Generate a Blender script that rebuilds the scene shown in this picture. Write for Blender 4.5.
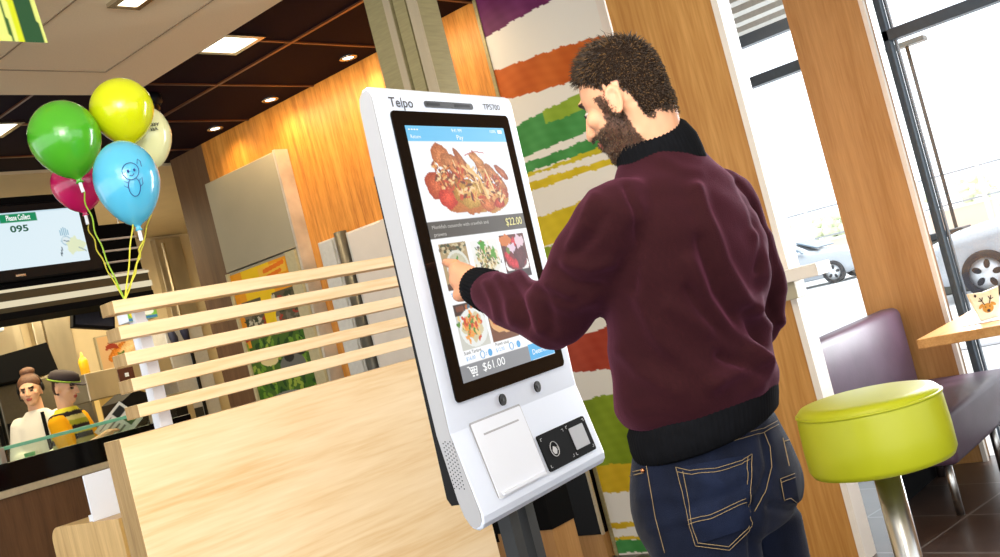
import bpy, bmesh, math, random
import numpy as np
from mathutils import Vector, Matrix
for _o in list(bpy.data.objects): bpy.data.objects.remove(_o)
S = bpy.context.scene
random.seed(7); RNG = np.random.default_rng(7)

# ------------------------------------------------------------------ camera
FPX, ROLL, PITCH, YAW, EYE = 1064.6, 0.25137, 0.03771, 0.69059, 1.33
cy, sy = math.cos(YAW), math.sin(YAW)
FW = np.array([cy*math.cos(PITCH), sy*math.cos(PITCH), math.sin(PITCH)])
R0 = np.array([sy, -cy, 0.0]); D0 = np.cross(FW, R0); E0 = np.array([cy, sy, 0.0])
cr, sr = math.cos(ROLL), math.sin(ROLL)
CP = np.array([0, 0, EYE])
cam = bpy.data.cameras.new('camera'); co = bpy.data.objects.new('camera', cam); S.collection.objects.link(co)
xa = cr*R0+sr*D0; ya = -(-sr*R0+cr*D0); za = -FW
co.matrix_world = Matrix(((xa[0], ya[0], za[0], 0), (xa[1], ya[1], za[1], 0), (xa[2], ya[2], za[2], EYE), (0, 0, 0, 1)))
cam.sensor_width = 36; cam.lens = FPX*36/1000; cam.clip_start = .05; cam.clip_end = 300
S.camera = co
S.view_settings.view_transform = 'Standard'; S.view_settings.look = 'None'
S.view_settings.gamma = 1; S.view_settings.use_curve_mapping = False
S.view_settings.exposure = 0.0

# ------------------------------------------------------------------ light
W = bpy.data.worlds.new('sky'); S.world = W; W.use_nodes = True
W.node_tree.nodes['Background'].inputs[0].default_value = (0.93, 0.97, 1.0, 1)
W.node_tree.nodes['Background'].inputs[1].default_value = 2.3
def lamp(name, kind, loc, rot=None, target=None, power=100, color=(1, 1, 1), size=1, size_y=None, spread=None, angle=None, blend=.6, cone=1.2):
    l = bpy.data.lights.new(name, kind); o = bpy.data.objects.new(name, l); S.collection.objects.link(o)
    o.location = loc; l.energy = power; l.color = color
    if target is not None: o.rotation_euler = (Vector(target)-Vector(loc)).to_track_quat('-Z', 'Y').to_euler()
    if kind == 'AREA':
        l.size = size
        if size_y: l.shape = 'RECTANGLE'; l.size_y = size_y
    if kind == 'SUN': l.angle = angle or .05
    if kind == 'SPOT': l.spot_size = cone; l.spot_blend = blend; l.shadow_soft_size = size
    if kind == 'POINT': l.shadow_soft_size = size
    return o
lamp('sun', 'SUN', (20, 5, 20), target=(15.6, 7.2, 0), power=3.5, color=(1, .97, .92), angle=.03)
lamp('ceiling_fill', 'AREA', (-.2, .2, 2.3), target=(1.9, 3.4, 3.0), power=42, color=(1, .94, .84), size=1.0)  # added fill lamp, no fixture there; brightens the cream ceiling
lamp('front_fill', 'AREA', (-.4, -1.6, .35), target=(2.2, 3.6, 2.4), power=55, color=(1, .98, .95), size=3.2)  # added soft fill behind the camera for ceiling, kiosk and partition
lamp('window_daylight', 'AREA', (5.6, 1.2, 1.8), target=(1.5, .9, 1.2), power=120, color=(.93, .96, 1), size=1.1, size_y=2.1)
lamp('overhead_fill', 'AREA', (0.5, 0.9, 2.9), target=(2.6, 2.4, .9), power=62, color=(1, .98, .95), size=2.2)  # added overhead fill without a fixture, aimed at mural and kiosk
lamp('kitchen_strip', 'AREA', (3.6, 7.0, 2.9), target=(3.7, 8.2, 1.2), power=30, color=(1, .86, .6), size=1.6, size_y=.3)
lamp('kitchen_glow', 'AREA', (4.4, 7.9, 2.75), target=(4.4, 7.9, 0), power=78, color=(1, .83, .52), size=2.6, size_y=1.4)

# ------------------------------------------------------------------ helpers
def ray(px, py):
    X = (px-500)/FPX; Y = (py-278.5)/FPX
    return FW+(X*cr-Y*sr)*R0+(X*sr+Y*cr)*D0
def D(px, py, t): return CP+ray(px, py)*t
def PL(px, py, ax, v):
    r = ray(px, py); return CP+r*((v-CP[ax])/r[ax])
def projv(A):
    q = np.asarray(A)-CP; w = q@FW; u = q@R0/w*FPX; v = q@D0/w*FPX
    return 500+u*cr+v*sr, 278.5-u*sr+v*cr
def inv_parent(o, p):
    o.parent = p; o.matrix_parent_inverse = Matrix.Translation(p.location).inverted() if p.type == 'EMPTY' else Matrix.Identity(4)
def link(name, me, mat=None, parent=None, smooth=False):
    o = bpy.data.objects.new(name, me); S.collection.objects.link(o)
    if mat is not None and not me.materials: me.materials.append(mat)
    if smooth: me.polygons.foreach_set('use_smooth', [True]*len(me.polygons))
    if parent is not None: inv_parent(o, parent)
    return o
def obj(name, bm, mat, parent=None, smooth=False):
    if isinstance(bm, bpy.types.Mesh): return link(name, bm, mat, parent, smooth)
    me = bpy.data.meshes.new(name); bm.normal_update(); bm.to_mesh(me); bm.free()
    return link(name, me, mat, parent, smooth)
def tag(o, label, cat, group=None, kind=None):
    o['label'] = label; o['category'] = cat
    if group: o['group'] = group
    if kind: o['kind'] = kind
    return o
def thing(name, label, cat, loc, group=None):
    o = bpy.data.objects.new(name, None); S.collection.objects.link(o); o.location = Vector(loc); o.empty_display_size = .1
    return tag(o, label, cat, group)
def struct(name, bm, mat, label=None, parent=None):
    o = obj(name, bm, mat, parent)
    if parent is None:
        o['kind'] = 'structure'
        if label: o['label'] = label; o['category'] = name.split('_')[0]
    return o
def B(): return bmesh.new()
def box(bm, x0, x1, y0, y1, z0, z1, bev=0, seg=2, M=None):
    vs = [bm.verts.new((x, y, z)) for x in (x0, x1) for y in (y0, y1) for z in (z0, z1)]
    fs = [bm.faces.new([vs[i] for i in q]) for q in ((0, 1, 3, 2), (4, 6, 7, 5), (0, 4, 5, 1), (2, 3, 7, 6), (0, 2, 6, 4), (1, 5, 7, 3))]
    if bev:
        es = list({e for f in fs for e in f.edges})
        r = bmesh.ops.bevel(bm, geom=es, offset=bev, segments=seg, affect='EDGES', profile=.5)
        vs = list({v for f in r['faces'] for v in f.verts} | {v for v in vs if v.is_valid})
    if M is not None:
        for v in vs: v.co = M @ v.co
    return bm
def bx(name, x0, x1, y0, y1, z0, z1, mat, parent=None, bev=0, seg=2, M=None, smooth=False):
    return obj(name, box(B(), x0, x1, y0, y1, z0, z1, bev, seg, M), mat, parent, smooth)
def prism(bm, pts, off):          # closed outline of 3-D points, pushed by vector off
    off = Vector(off); a = [bm.verts.new(Vector(p)) for p in pts]; b = [bm.verts.new(Vector(p)+off) for p in pts]
    n = len(a); bm.faces.new(a); bm.faces.new(b[::-1])
    for i in range(n): bm.faces.new((a[i], b[i], b[(i+1) % n], a[(i+1) % n]))
    bmesh.ops.recalc_face_normals(bm, faces=bm.faces[:])
    return bm
def tube(bm, pts, r, n=10, caps=True):
    P = [Vector(p) for p in pts]; rr = r if isinstance(r, (list, tuple)) else [r]*len(P); prev = None; rings = []
    up = Vector((.13, .21, .97))
    for i, p in enumerate(P):
        t = ((P[min(i+1, len(P)-1)]-P[max(i-1, 0)])).normalized()
        s = t.cross(up if abs(t.dot(up)) < .95 else Vector((1, 0, 0))).normalized() if prev is None else (prev-t*prev.dot(t)).normalized()
        prev = s; w = t.cross(s)
        rings.append([bm.verts.new(p+(s*math.cos(a)+w*math.sin(a))*rr[i]) for a in [2*math.pi*k/n for k in range(n)]])
    for A, C_ in zip(rings, rings[1:]):
        for k in range(n): bm.faces.new((A[k], A[(k+1) % n], C_[(k+1) % n], C_[k]))
    if caps: bm.faces.new(rings[0][::-1]); bm.faces.new(rings[-1])
    return bm
def lathe(bm, prof, c=(0, 0, 0), n=40, axis=(0, 0, 1)):     # prof = [(r, h)]
    ax = Vector(axis).normalized(); s = ax.orthogonal().normalized(); w = ax.cross(s); c = Vector(c); rings = []
    for r, h in prof:
        if r < 1e-5: rings.append([bm.verts.new(c+ax*h)])
        else: rings.append([bm.verts.new(c+ax*h+(s*math.cos(2*math.pi*k/n)+w*math.sin(2*math.pi*k/n))*r) for k in range(n)])
    for A, C_ in zip(rings, rings[1:]):
        for k in range(n):
            k2 = (k+1) % n
            if len(A) == 1 and len(C_) == 1: continue
            if len(A) == 1: bm.faces.new((A[0], C_[k2], C_[k]))
            elif len(C_) == 1: bm.faces.new((A[k], A[k2], C_[0]))
            else: bm.faces.new((A[k], A[k2], C_[k2], C_[k]))
    bmesh.ops.recalc_face_normals(bm, faces=bm.faces[:])
    return bm
def ell(bm, c, f, r, u, rf, rr, ru, seg=20, rings=12):
    M = Matrix(((f[0]*rf, r[0]*rr, u[0]*ru, c[0]), (f[1]*rf, r[1]*rr, u[1]*ru, c[1]), (f[2]*rf, r[2]*rr, u[2]*ru, c[2]), (0, 0, 0, 1)))
    bmesh.ops.create_uvsphere(bm, u_segments=seg, v_segments=rings, radius=1, matrix=M)
    return bm
def loft(bm, cs, ab, axa, axb, n=28, p=2.0):       # rings: centre, (a,b) along axa, axb (super-ellipse)
    rings = []
    for i, (c, (a, b)) in enumerate(zip(cs, ab)):
        A_ = np.asarray(axa[i] if isinstance(axa, list) else axa, float); B_ = np.asarray(axb[i] if isinstance(axb, list) else axb, float); R_ = []
        for k in range(n):
            t = 2*math.pi*k/n; ct, st = math.cos(t), math.sin(t)
            q = (abs(ct)**p+abs(st)**p)**(-1/p)
            R_.append(bm.verts.new(Vector(np.asarray(c)+A_*a*q*ct+B_*b*q*st)))
        rings.append(R_)
    for X, Y in zip(rings, rings[1:]):
        for k in range(n): bm.faces.new((X[k], X[(k+1) % n], Y[(k+1) % n], Y[k]))
    bm.faces.new(rings[0][::-1]); bm.faces.new(rings[-1])
    bmesh.ops.recalc_face_normals(bm, faces=bm.faces[:])
    return bm
def limb(bm, pts, rad, n=14):                       # rounded tapered chain
    for a, b, ra, rb in zip(pts, pts[1:], rad, rad[1:]):
        a = Vector(a); b = Vector(b); d = (b-a).normalized()
        P = [a-d*ra*.98, a-d*ra*.7, a, b, b+d*rb*.7, b+d*rb*.98]; R = [ra*.15, ra*.71, ra, rb, rb*.71, rb*.15]
        tube(bm, P, R, n)
    return bm
def remesh(bm, voxel, smooth=4, name='tmp', fac=.5):
    me = bpy.data.meshes.new(name); bm.to_mesh(me); bm.free()
    o = bpy.data.objects.new(name, me); S.collection.objects.link(o)
    m = o.modifiers.new('r', 'REMESH'); m.mode = 'VOXEL'; m.voxel_size = voxel
    if smooth: s = o.modifiers.new('s', 'SMOOTH'); s.iterations = smooth; s.factor = fac
    dg = bpy.context.evaluated_depsgraph_get(); dg.update()
    out = bpy.data.meshes.new_from_object(o.evaluated_get(dg)); bpy.data.objects.remove(o); bpy.data.meshes.remove(me)
    return out
def getv(me):
    a = np.empty(len(me.vertices)*3, np.float32); me.vertices.foreach_get('co', a); n = np.empty(len(me.vertices)*3, np.float32)
    me.vertices.foreach_get('normal', n); return a.reshape(-1, 3).astype(float), n.reshape(-1, 3).astype(float)
def setv(me, A): me.vertices.foreach_set('co', A.astype(np.float32).ravel()); me.update()
def setcol(me, C_, name='col'):
    at = me.color_attributes.new(name, 'FLOAT_COLOR', 'POINT')
    C4 = np.ones((len(me.vertices), 4), np.float32); C4[:, :3] = C_; at.data.foreach_set('color', C4.ravel())
def s2l(c):
    c = np.asarray(c, float)/255.; return np.where(c <= .04045, c/12.92, ((c+.055)/1.055)**2.4)
def L(r, g, b): return tuple(s2l((r, g, b)))

# ------------------------------------------------------------------ materials
def mat(name, col, rough=.5, metal=0, spec=.5, noise=None, bump=None, emit=None, alpha=None, trans=0, coat=0, sheen=0):
    m = bpy.data.materials.new(name); m.use_nodes = True; nt = m.node_tree; p = nt.nodes['Principled BSDF']
    p.inputs['Base Color'].default_value = (*col, 1); p.inputs['Roughness'].default_value = rough; p.inputs['Metallic'].default_value = metal
    p.inputs['Specular IOR Level'].default_value = spec; p.inputs['Transmission Weight'].default_value = trans; p.inputs['Coat Weight'].default_value = coat
    if sheen: p.inputs['Sheen Weight'].default_value = sheen; p.inputs['Sheen Roughness'].default_value = .4
    tc = nt.nodes.new('ShaderNodeTexCoord')
    if noise is None: noise = (40, .06)
    sc, am = noise[:2]; stretch = noise[2] if len(noise) > 2 else (1, 1, 1)
    mp = nt.nodes.new('ShaderNodeMapping'); mp.inputs['Scale'].default_value = stretch; nt.links.new(tc.outputs['Object'], mp.inputs[0])
    n = nt.nodes.new('ShaderNodeTexNoise'); n.inputs['Scale'].default_value = sc; n.inputs['Detail'].default_value = 3; nt.links.new(mp.outputs[0], n.inputs[0])
    cr_ = nt.nodes.new('ShaderNodeValToRGB'); cr_.color_ramp.elements[0].position = .3; cr_.color_ramp.elements[1].position = .7
    cr_.color_ramp.elements[0].color = (*[max(0, c*(1-am)) for c in col], 1); cr_.color_ramp.elements[1].color = (*[min(1, c*(1+am)) for c in col], 1)
    nt.links.new(n.outputs[0], cr_.inputs[0]); nt.links.new(cr_.outputs[0], p.inputs['Base Color'])
    if bump:
        b = nt.nodes.new('ShaderNodeBump'); b.inputs['Strength'].default_value = bump[1]; b.inputs['Distance'].default_value = .002
        n2 = nt.nodes.new('ShaderNodeTexNoise'); n2.inputs['Scale'].default_value = bump[0]; nt.links.new(mp.outputs[0], n2.inputs[0])
        nt.links.new(n2.outputs[0], b.inputs['Height']); nt.links.new(b.outputs[0], p.inputs['Normal'])
    if emit: p.inputs['Emission Color'].default_value = (*emit[0], 1); p.inputs['Emission Strength'].default_value = emit[1]
    return m
def wood(name, c1, c2, grain='z', scale=1.0, rough=.45, spec=.4, c3=None):
    m = bpy.data.materials.new(name); m.use_nodes = True; nt = m.node_tree; p = nt.nodes['Principled BSDF']; p.inputs['Roughness'].default_value = rough; p.inputs['Specular IOR Level'].default_value = spec
    tc = nt.nodes.new('ShaderNodeTexCoord'); mp = nt.nodes.new('ShaderNodeMapping'); nt.links.new(tc.outputs['Object'], mp.inputs[0])
    st = {'x': (.06, 1, 1), 'y': (1, .06, 1), 'z': (1, 1, .06)}[grain]; mp.inputs['Scale'].default_value = [s*scale for s in st]
    n = nt.nodes.new('ShaderNodeTexNoise'); n.inputs['Scale'].default_value = 9; n.inputs['Detail'].default_value = 5; n.inputs['Roughness'].default_value = .6; n.inputs['Distortion'].default_value = .6; nt.links.new(mp.outputs[0], n.inputs[0])
    n2 = nt.nodes.new('ShaderNodeTexNoise'); n2.inputs['Scale'].default_value = 90; n2.inputs['Detail'].default_value = 3; nt.links.new(mp.outputs[0], n2.inputs[0])
    mx = nt.nodes.new('ShaderNodeMix'); mx.data_type = 'FLOAT'; mx.inputs[0].default_value = .35; nt.links.new(n.outputs[0], mx.inputs[2]); nt.links.new(n2.outputs[0], mx.inputs[3])
    r = nt.nodes.new('ShaderNodeValToRGB'); r.color_ramp.elements[0].position = .36; r.color_ramp.elements[1].position = .62
    r.color_ramp.elements[0].color = (*c1, 1); r.color_ramp.elements[1].color = (*c2, 1)
    if c3: e = r.color_ramp.elements.new(.5); e.color = (*c3, 1)
    nt.links.new(mx.outputs[0], r.inputs[0]); nt.links.new(r.outputs[0], p.inputs['Base Color'])
    return m
def attr_mat(name, rough=.6, emit=0, spec=.3, bump=None, sheen=0, coat=0):
    m = bpy.data.materials.new(name); m.use_nodes = True; nt = m.node_tree; p = nt.nodes['Principled BSDF']; p.inputs['Roughness'].default_value = rough; p.inputs['Specular IOR Level'].default_value = spec
    a = nt.nodes.new('ShaderNodeVertexColor'); a.layer_name = 'col'; p.inputs['Coat Weight'].default_value = coat
    if emit:
        p.inputs['Base Color'].default_value = (0, 0, 0, 1); nt.links.new(a.outputs[0], p.inputs['Emission Color']); p.inputs['Emission Strength'].default_value = emit
    else: nt.links.new(a.outputs[0], p.inputs['Base Color'])
    if sheen: p.inputs['Sheen Weight'].default_value = sheen
    if bump:
        tc = nt.nodes.new('ShaderNodeTexCoord'); b = nt.nodes.new('ShaderNodeBump'); b.inputs['Strength'].default_value = bump[1]; b.inputs['Distance'].default_value = .002
        n2 = nt.nodes.new('ShaderNodeTexNoise'); n2.inputs['Scale'].default_value = bump[0]; nt.links.new(tc.outputs['Object'], n2.inputs[0])
        nt.links.new(n2.outputs[0], b.inputs['Height']); nt.links.new(b.outputs[0], p.inputs['Normal'])
    return m
def emis(name, col, st): return mat(name, (0, 0, 0), .5, emit=(col, st))
def glass(name, tint=(1, 1, 1), rough=0, refl=.06):
    m = bpy.data.materials.new(name); m.use_nodes = True; nt = m.node_tree; nt.nodes.clear()
    o = nt.nodes.new('ShaderNodeOutputMaterial'); t = nt.nodes.new('ShaderNodeBsdfTransparent'); t.inputs[0].default_value = (*tint, 1)
    g = nt.nodes.new('ShaderNodeBsdfGlossy'); g.inputs['Roughness'].default_value = rough; mx = nt.nodes.new('ShaderNodeMixShader'); mx.inputs[0].default_value = refl
    nt.links.new(t.outputs[0], mx.inputs[1]); nt.links.new(g.outputs[0], mx.inputs[2]); nt.links.new(mx.outputs[0], o.inputs[0]); return m

M = {}
M['pale_wood'] = wood('pale_wood', L(222, 184, 130), L(244, 220, 182), 'x', .8, .4, c3=L(236, 208, 164))
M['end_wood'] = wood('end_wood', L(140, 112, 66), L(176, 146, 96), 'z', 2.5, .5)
M['oak'] = wood('oak', L(168, 112, 48), L(204, 150, 82), 'z', .9, .45, c3=L(188, 134, 66))
M['oak2'] = wood('oak_far', L(168, 120, 66), L(194, 146, 90), 'z', 1.2, .45)
M['orange_wood'] = wood('orange_wood', L(178, 108, 40), L(230, 160, 74), 'z', 2.4, .4, c3=L(214, 142, 58))
M['brown_wood'] = wood('brown_wood', L(92, 62, 38), L(116, 82, 52), 'z', 1.4, .5)
M['table_oak'] = wood('table_oak', L(176, 126, 66), L(206, 158, 96), 'x', 1.2, .35)
M['seat_wood'] = wood('bench_back_wood', L(176, 138, 72), L(212, 176, 112), 'z', 1.4, .35)
M['white'] = mat('kiosk_white', L(218, 228, 246), .35, noise=(3, .01))
M['white_panel'] = mat('white_panel', L(226, 232, 244), .4, noise=(3, .015))
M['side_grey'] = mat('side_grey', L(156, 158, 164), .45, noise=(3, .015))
M['trim_white'] = mat('trim_white', L(232, 222, 210), .5, noise=(8, .03))
M['black'] = mat('black_plastic', L(16, 16, 18), .45, spec=.2)
M['black_matt'] = mat('black_matt', L(11, 11, 12), .8, spec=.1)
M['glassblack'] = mat('black_glass', L(7, 6, 7), .07, spec=.22)
M['darkgrey'] = mat('dark_grey_metal', L(44, 46, 48), .45, metal=.2)
M['steel'] = mat('brushed_steel', L(190, 190, 188), .28, metal=1, noise=(30, .12, (1, 1, .05)))
M['warm_steel'] = mat('warm_steel', L(196, 186, 164), .35, metal=.85, noise=(6, .15, (1, 1, .3)))
M['beige'] = mat('beige_panel', L(172, 162, 136), .5, noise=(5, .03))
M['beige_dk'] = mat('beige_metal', L(196, 180, 150), .45, metal=.2, noise=(20, .05, (1, 1, .1)))
M['olive'] = mat('olive_metal', L(164, 152, 108), .45, metal=.1, noise=(120, .1, (.1, .1, 1)))
M['offwhite'] = mat('offwhite_door', L(214, 212, 204), .5)
M['pipe'] = mat('grey_pipe', L(92, 92, 86), .35, metal=.4)
M['ceiling_dark'] = mat('dark_ceiling_tile', L(30, 15, 29), .7, spec=.05, noise=(60, .1))
M['ceiling_cream'] = mat('cream_ceiling', L(250, 232, 196), .7, noise=(120, .03))
M['groove'] = mat('groove', L(120, 92, 62), .6)
M['bronze'] = mat('bronze_strip', L(120, 76, 50), .35, metal=.6)
M['purple_leather'] = mat('purple_leather', L(74, 54, 70), .42, noise=(5, .22), bump=(60, .15), spec=.5)
M['lime_vinyl'] = mat('lime_vinyl', L(178, 184, 26), .4, noise=(5, .05), bump=(30, .05))
M['frame_dark'] = mat('window_frame', L(66, 78, 90), .35, metal=.3)
M['frame_white'] = mat('window_frame_white', L(232, 230, 224), .5)
M['glass'] = glass('window_glass', (.97, .99, 1), 0, .05)
M['glass_green'] = glass('counter_glass', (.86, .95, .9), 0, .06)
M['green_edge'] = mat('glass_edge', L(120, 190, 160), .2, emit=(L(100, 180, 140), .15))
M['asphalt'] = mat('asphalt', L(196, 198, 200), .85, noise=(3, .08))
M['kerb'] = mat('pale_kerb', L(226, 224, 220), .8)
M['car_silver'] = mat('silver_car_paint', L(176, 182, 190), .25, metal=.2, coat=.5)
M['car_glass'] = mat('car_glass', L(90, 112, 130), .1)
M['tyre'] = mat('tyre', L(34, 36, 42), .8)
M['hub'] = mat('alloy_wheel', L(220, 224, 230), .35, metal=.4)
M['red'] = emis('red_led', L(220, 40, 30), 1)
M['led'] = emis('panel_light', (1, .93, .78), 5.5)
M['chrome'] = mat('chrome', L(214, 206, 190), .15, metal=1)
M['paint'] = attr_mat('painted_print', .55)
M['paper'] = attr_mat('paper_print', .6)
M['cream_tile'] = mat('cream_kitchen_wall', L(206, 188, 152), .5, noise=(4, .05))
M['print_emit'] = attr_mat('lit_print', .5, emit=.9)
M['screen'] = attr_mat('screen_image', .3, emit=1.0)

# ------------------------------------------------------------------ painter: a small picture made of vertex colours
class Pic:
    def __init__(s, w, h, W_, H_, bg=(255, 255, 255)):
        s.w, s.h, s.W, s.H = w, h, W_, H_
        s.x, s.y = np.meshgrid(np.linspace(0, W_, w), np.linspace(0, H_, h)); s.a = np.zeros((h, w, 3))+np.array(bg, float)
    def rect(s, x0, y0, x1, y1, c):
        m = (s.x >= x0) & (s.x < x1) & (s.y >= y0) & (s.y < y1); s.a[m] = c
    def el(s, cx, cy_, rx, ry, c, rot=0, rag=0, soft=0, vary=0):
        co_, si = math.cos(rot), math.sin(rot); X = (s.x-cx)*co_+(s.y-cy_)*si; Y = -(s.x-cx)*si+(s.y-cy_)*co_
        d = np.sqrt((X/rx)**2+(Y/ry)**2); t = np.arctan2(Y, X)
        if rag: ph = RNG.uniform(0, 6.28, 4); d = d*(1+rag*(np.sin(3*t+ph[0])+.7*np.sin(5*t+ph[1])+.5*np.sin(9*t+ph[2]))/2)
        m = d < 1; col = np.array(c, float)+np.zeros((s.h, s.w, 3))
        if vary: col = col+vary*((1-d)[..., None]-.5)+RNG.normal(0, vary*.25, (s.h, s.w, 1))
        s.a[m] = np.clip(col[m], 0, 255)
    def ln(s, pts, r, c):
        for (x0, y0), (x1, y1) in zip(pts, pts[1:]):
            dx, dy = x1-x0, y1-y0; t = np.clip(((s.x-x0)*dx+(s.y-y0)*dy)/(dx*dx+dy*dy+1e-12), 0, 1)
            s.a[np.hypot(s.x-x0-t*dx, s.y-y0-t*dy) < r] = c
    def mesh(s, name, o, ux, uy, mat_, parent=None):     # o = top-left corner, ux right, uy down (unit vectors)
        o = np.asarray(o, float); V = o+s.x[..., None]*np.asarray(ux, float)+s.y[..., None]*np.asarray(uy, float)
        me = bpy.data.meshes.new(name); idx = np.arange(s.w*s.h).reshape(s.h, s.w)
        F = np.stack([idx[:-1, :-1], idx[1:, :-1], idx[1:, 1:], idx[:-1, 1:]], -1).reshape(-1, 4)
        me.from_pydata(V.reshape(-1, 3).tolist(), [], F.tolist()); setcol(me, s2l(np.clip(s.a, 0, 255)).reshape(-1, 3))
        return link(name, me, mat_, parent)
def text(name, s, o, ux, uy, h, mat_, parent=None, bold=0, sx=1.0, fit=None):   # o = left end of baseline, h = cap height
    cu = bpy.data.curves.new(name, 'FONT'); cu.body = s; cu.size = 1; cu.offset = bold; cu.fill_mode = 'BOTH'; cu.resolution_u = 3
    t = bpy.data.objects.new(name, cu); S.collection.objects.link(t); dg = bpy.context.evaluated_depsgraph_get(); dg.update()
    me = bpy.data.meshes.new_from_object(t.evaluated_get(dg)); bpy.data.objects.remove(t)
    A, _ = getv(me)
    if fit: sx = fit/(A[:, 0].max()-A[:, 0].min())/(h/.7)
    A = A*(h/.7); ux = np.asarray(ux, float); uy = np.asarray(uy, float)
    setv(me, np.asarray(o)+A[:, :1]*sx*ux-A[:, 1:2]*uy)
    me.name = name; me.materials.clear(); return link(name, me, mat_, parent)

# ================================================================== SETTING
# floor : dark brown tiles with thin grout, laid a few degrees off the wall
def tile_mat():
    m = bpy.data.materials.new('dark_floor_tiles'); m.use_nodes = True; nt = m.node_tree; p = nt.nodes['Principled BSDF']
    tc = nt.nodes.new('ShaderNodeTexCoord'); mp = nt.nodes.new('ShaderNodeMapping'); nt.links.new(tc.outputs['Object'], mp.inputs[0]); mp.inputs['Rotation'].default_value = (0, 0, math.radians(9)); mp.inputs['Location'].default_value = (.1, .12, 0)
    b = nt.nodes.new('ShaderNodeTexBrick'); b.offset = 0; b.inputs['Scale'].default_value = 1; b.inputs['Brick Width'].default_value = .5; b.inputs['Row Height'].default_value = .5; b.inputs['Mortar Size'].default_value = .006
    b.inputs['Color1'].default_value = (*L(66, 54, 50), 1); b.inputs['Color2'].default_value = (*L(84, 64, 52), 1); b.inputs['Mortar'].default_value = (*L(120, 112, 106), 1)
    nt.links.new(mp.outputs[0], b.inputs[0]); n = nt.nodes.new('ShaderNodeTexNoise'); n.inputs['Scale'].default_value = 7; nt.links.new(mp.outputs[0], n.inputs[0])
    mx = nt.nodes.new('ShaderNodeMix'); mx.data_type = 'RGBA'; mx.blend_type = 'OVERLAY'; mx.inputs[0].default_value = .35; nt.links.new(b.outputs[0], mx.inputs[6]); nt.links.new(n.outputs[0], mx.inputs[7]); nt.links.new(mx.outputs[2], p.inputs['Base Color'])
    p.inputs['Roughness'].default_value = .3; return m
struct('floor', box(B(), -4, 5.8, -5, 10, -.1, 0), tile_mat())
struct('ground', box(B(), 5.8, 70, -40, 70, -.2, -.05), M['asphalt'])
struct('ceiling', box(B(), -4, 5.8, -5, 6.4, 3.0, 3.1), M['ceiling_dark'])
struct('ceiling', box(B(), -4, 3.26, -5, 4.85, 2.975, 3.0), M['ceiling_cream'])
struct('ceiling', box(B(), -4, 7.5, 6.4, 10, 2.98, 3.1), M['cream_tile'])
g = B()
for y in (4.06, 4.73, 5.4, 6.05, 3.39, 2.72): box(g, 3.26, 4.45, y-.008, y+.008, 2.992, 3.0)
for x in (3.74,): box(g, x-.01, x+.01, 0, 6.4, 2.990, 3.0)
for x in (2.75, 2.1, 1.4): box(g, x-.008, x+.008, 4.85, 6.4, 2.992, 3.0)
for y in (5.4, 6.05): box(g, 0, 3.26, y-.008, y+.008, 2.992, 3.0)
struct('trim_1', g, M['bronze'])
g = B()
for x in (2.92, 2.34): box(g, x-.004, x+.004, 0, 4.5, 2.972, 2.9752)
box(g, 0, 2.92, 4.496, 4.504, 2.972, 2.9752)
struct('trim_2', g, mat('seam', L(158, 138, 110), .8))
struct('wall_far', box(B(), 4.45, 4.6, 3.36, 5.95, 0, 3), M['orange_wood'])
struct('wall_far', box(B(), 4.45, 4.6, 5.95, 6.34, 0, 3), M['brown_wood'])  # end of the same wood wall, shade put into the brown colour
struct('wall_side', box(B(), 4.6, 5.8, 2.75, 2.9, 0, 3), M['offwhite'])
struct('wall_right_unseen', box(B(), 5.8, 5.95, -5, .55, 0, 3), M['oak2'])  # unseen wall added so the kiosk glass mirrors dark wood
struct('wall_kitchen', box(B(), -1, 8, 9.2, 9.35, 0, 3), M['cream_tile'])
struct('wall_kitchen', box(B(), 7.4, 7.5, 6.34, 9.2, 0, 3), M['cream_tile'])
struct('wall_kitchen', box(B(), 4.6, 7.5, 6.2, 6.34, 0, 3), M['cream_tile'])
# painted mural panel : brush stripes, wavy edges
def mural():
    W_, H_ = .71, 3.0; p = Pic(90, 520, W_, H_, (234, 230, 220))
    def z(v): return H_-v
    wob = lambda k: .004*np.sin(p.x*9+k*2.1)+.0028*np.sin(p.x*41+k)+.002*np.sin(p.x*117+3*k)
    def band(z0a, z0b, z1a, z1b, c, k, c2=None):
        t = p.x/.68; top = z0a+(z0b-z0a)*t+wob(k); bot = z1a+(z1b-z1a)*t+wob(k+5)
        m = ((H_-p.y) < top) & ((H_-p.y) > bot)
        n = np.sin(p.x*23+p.y*9+k)*6+np.sin(p.x*71-p.y*31)*3+np.sin(p.y*140+4*np.sin(p.x*9))*2
        p.a[m] = (np.array(c, float)+n[..., None])[m]
        if c2 is not None:
            m2 = m & (p.y > 0) & (((H_-p.y) > top-.05-.05*t) & (t > .35)); p.a[m2] = (np.array(c2, float)+n[..., None])[m2]
    band(3.1, 3.1, 2.785, 2.83, (104, 32, 88), 1)
    band(2.611, 2.548, 2.441, 2.37, (192, 92, 26), 2)
    band(2.282, 2.345, 2.126, 2.118, (66, 142, 70), 3, (140, 170, 50))
    band(2.087, 2.095, 2.034, 2.03, (66, 142, 70), 4)
    band(2.034, 2.03, 2.012, 2.008, (200, 184, 36), 4.3)
    band(1.983, 1.965, 1.944, 1.925, (212, 186, 32), 6)
    band(1.793, 1.83, 1.636, 1.68, (208, 184, 30), 7)
    band(1.636, 1.68, 1.36, 1.38, (136, 158, 34), 7.4)
    band(1.142, 1.19, .968, .93, (168, 62, 36), 8)
    band(.818, .835, .471, .45, (128, 152, 22), 9)
    band(.471, .45, .333, .28, (212, 176, 26), 9.5)
    band(.169, .155, .138, .126, (212, 176, 26), 10)
    band(.1, .085, .078, .06, (212, 176, 26), 11)
    band(.078, .05, .015, .0, (66, 142, 70), 12)
    o = p.mesh('wall_mural', (4.438, 3.355, 3.0), (0, -1, 0), (0, 0, -1), M['paint']); o['kind'] = 'structure'
mural()
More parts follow.
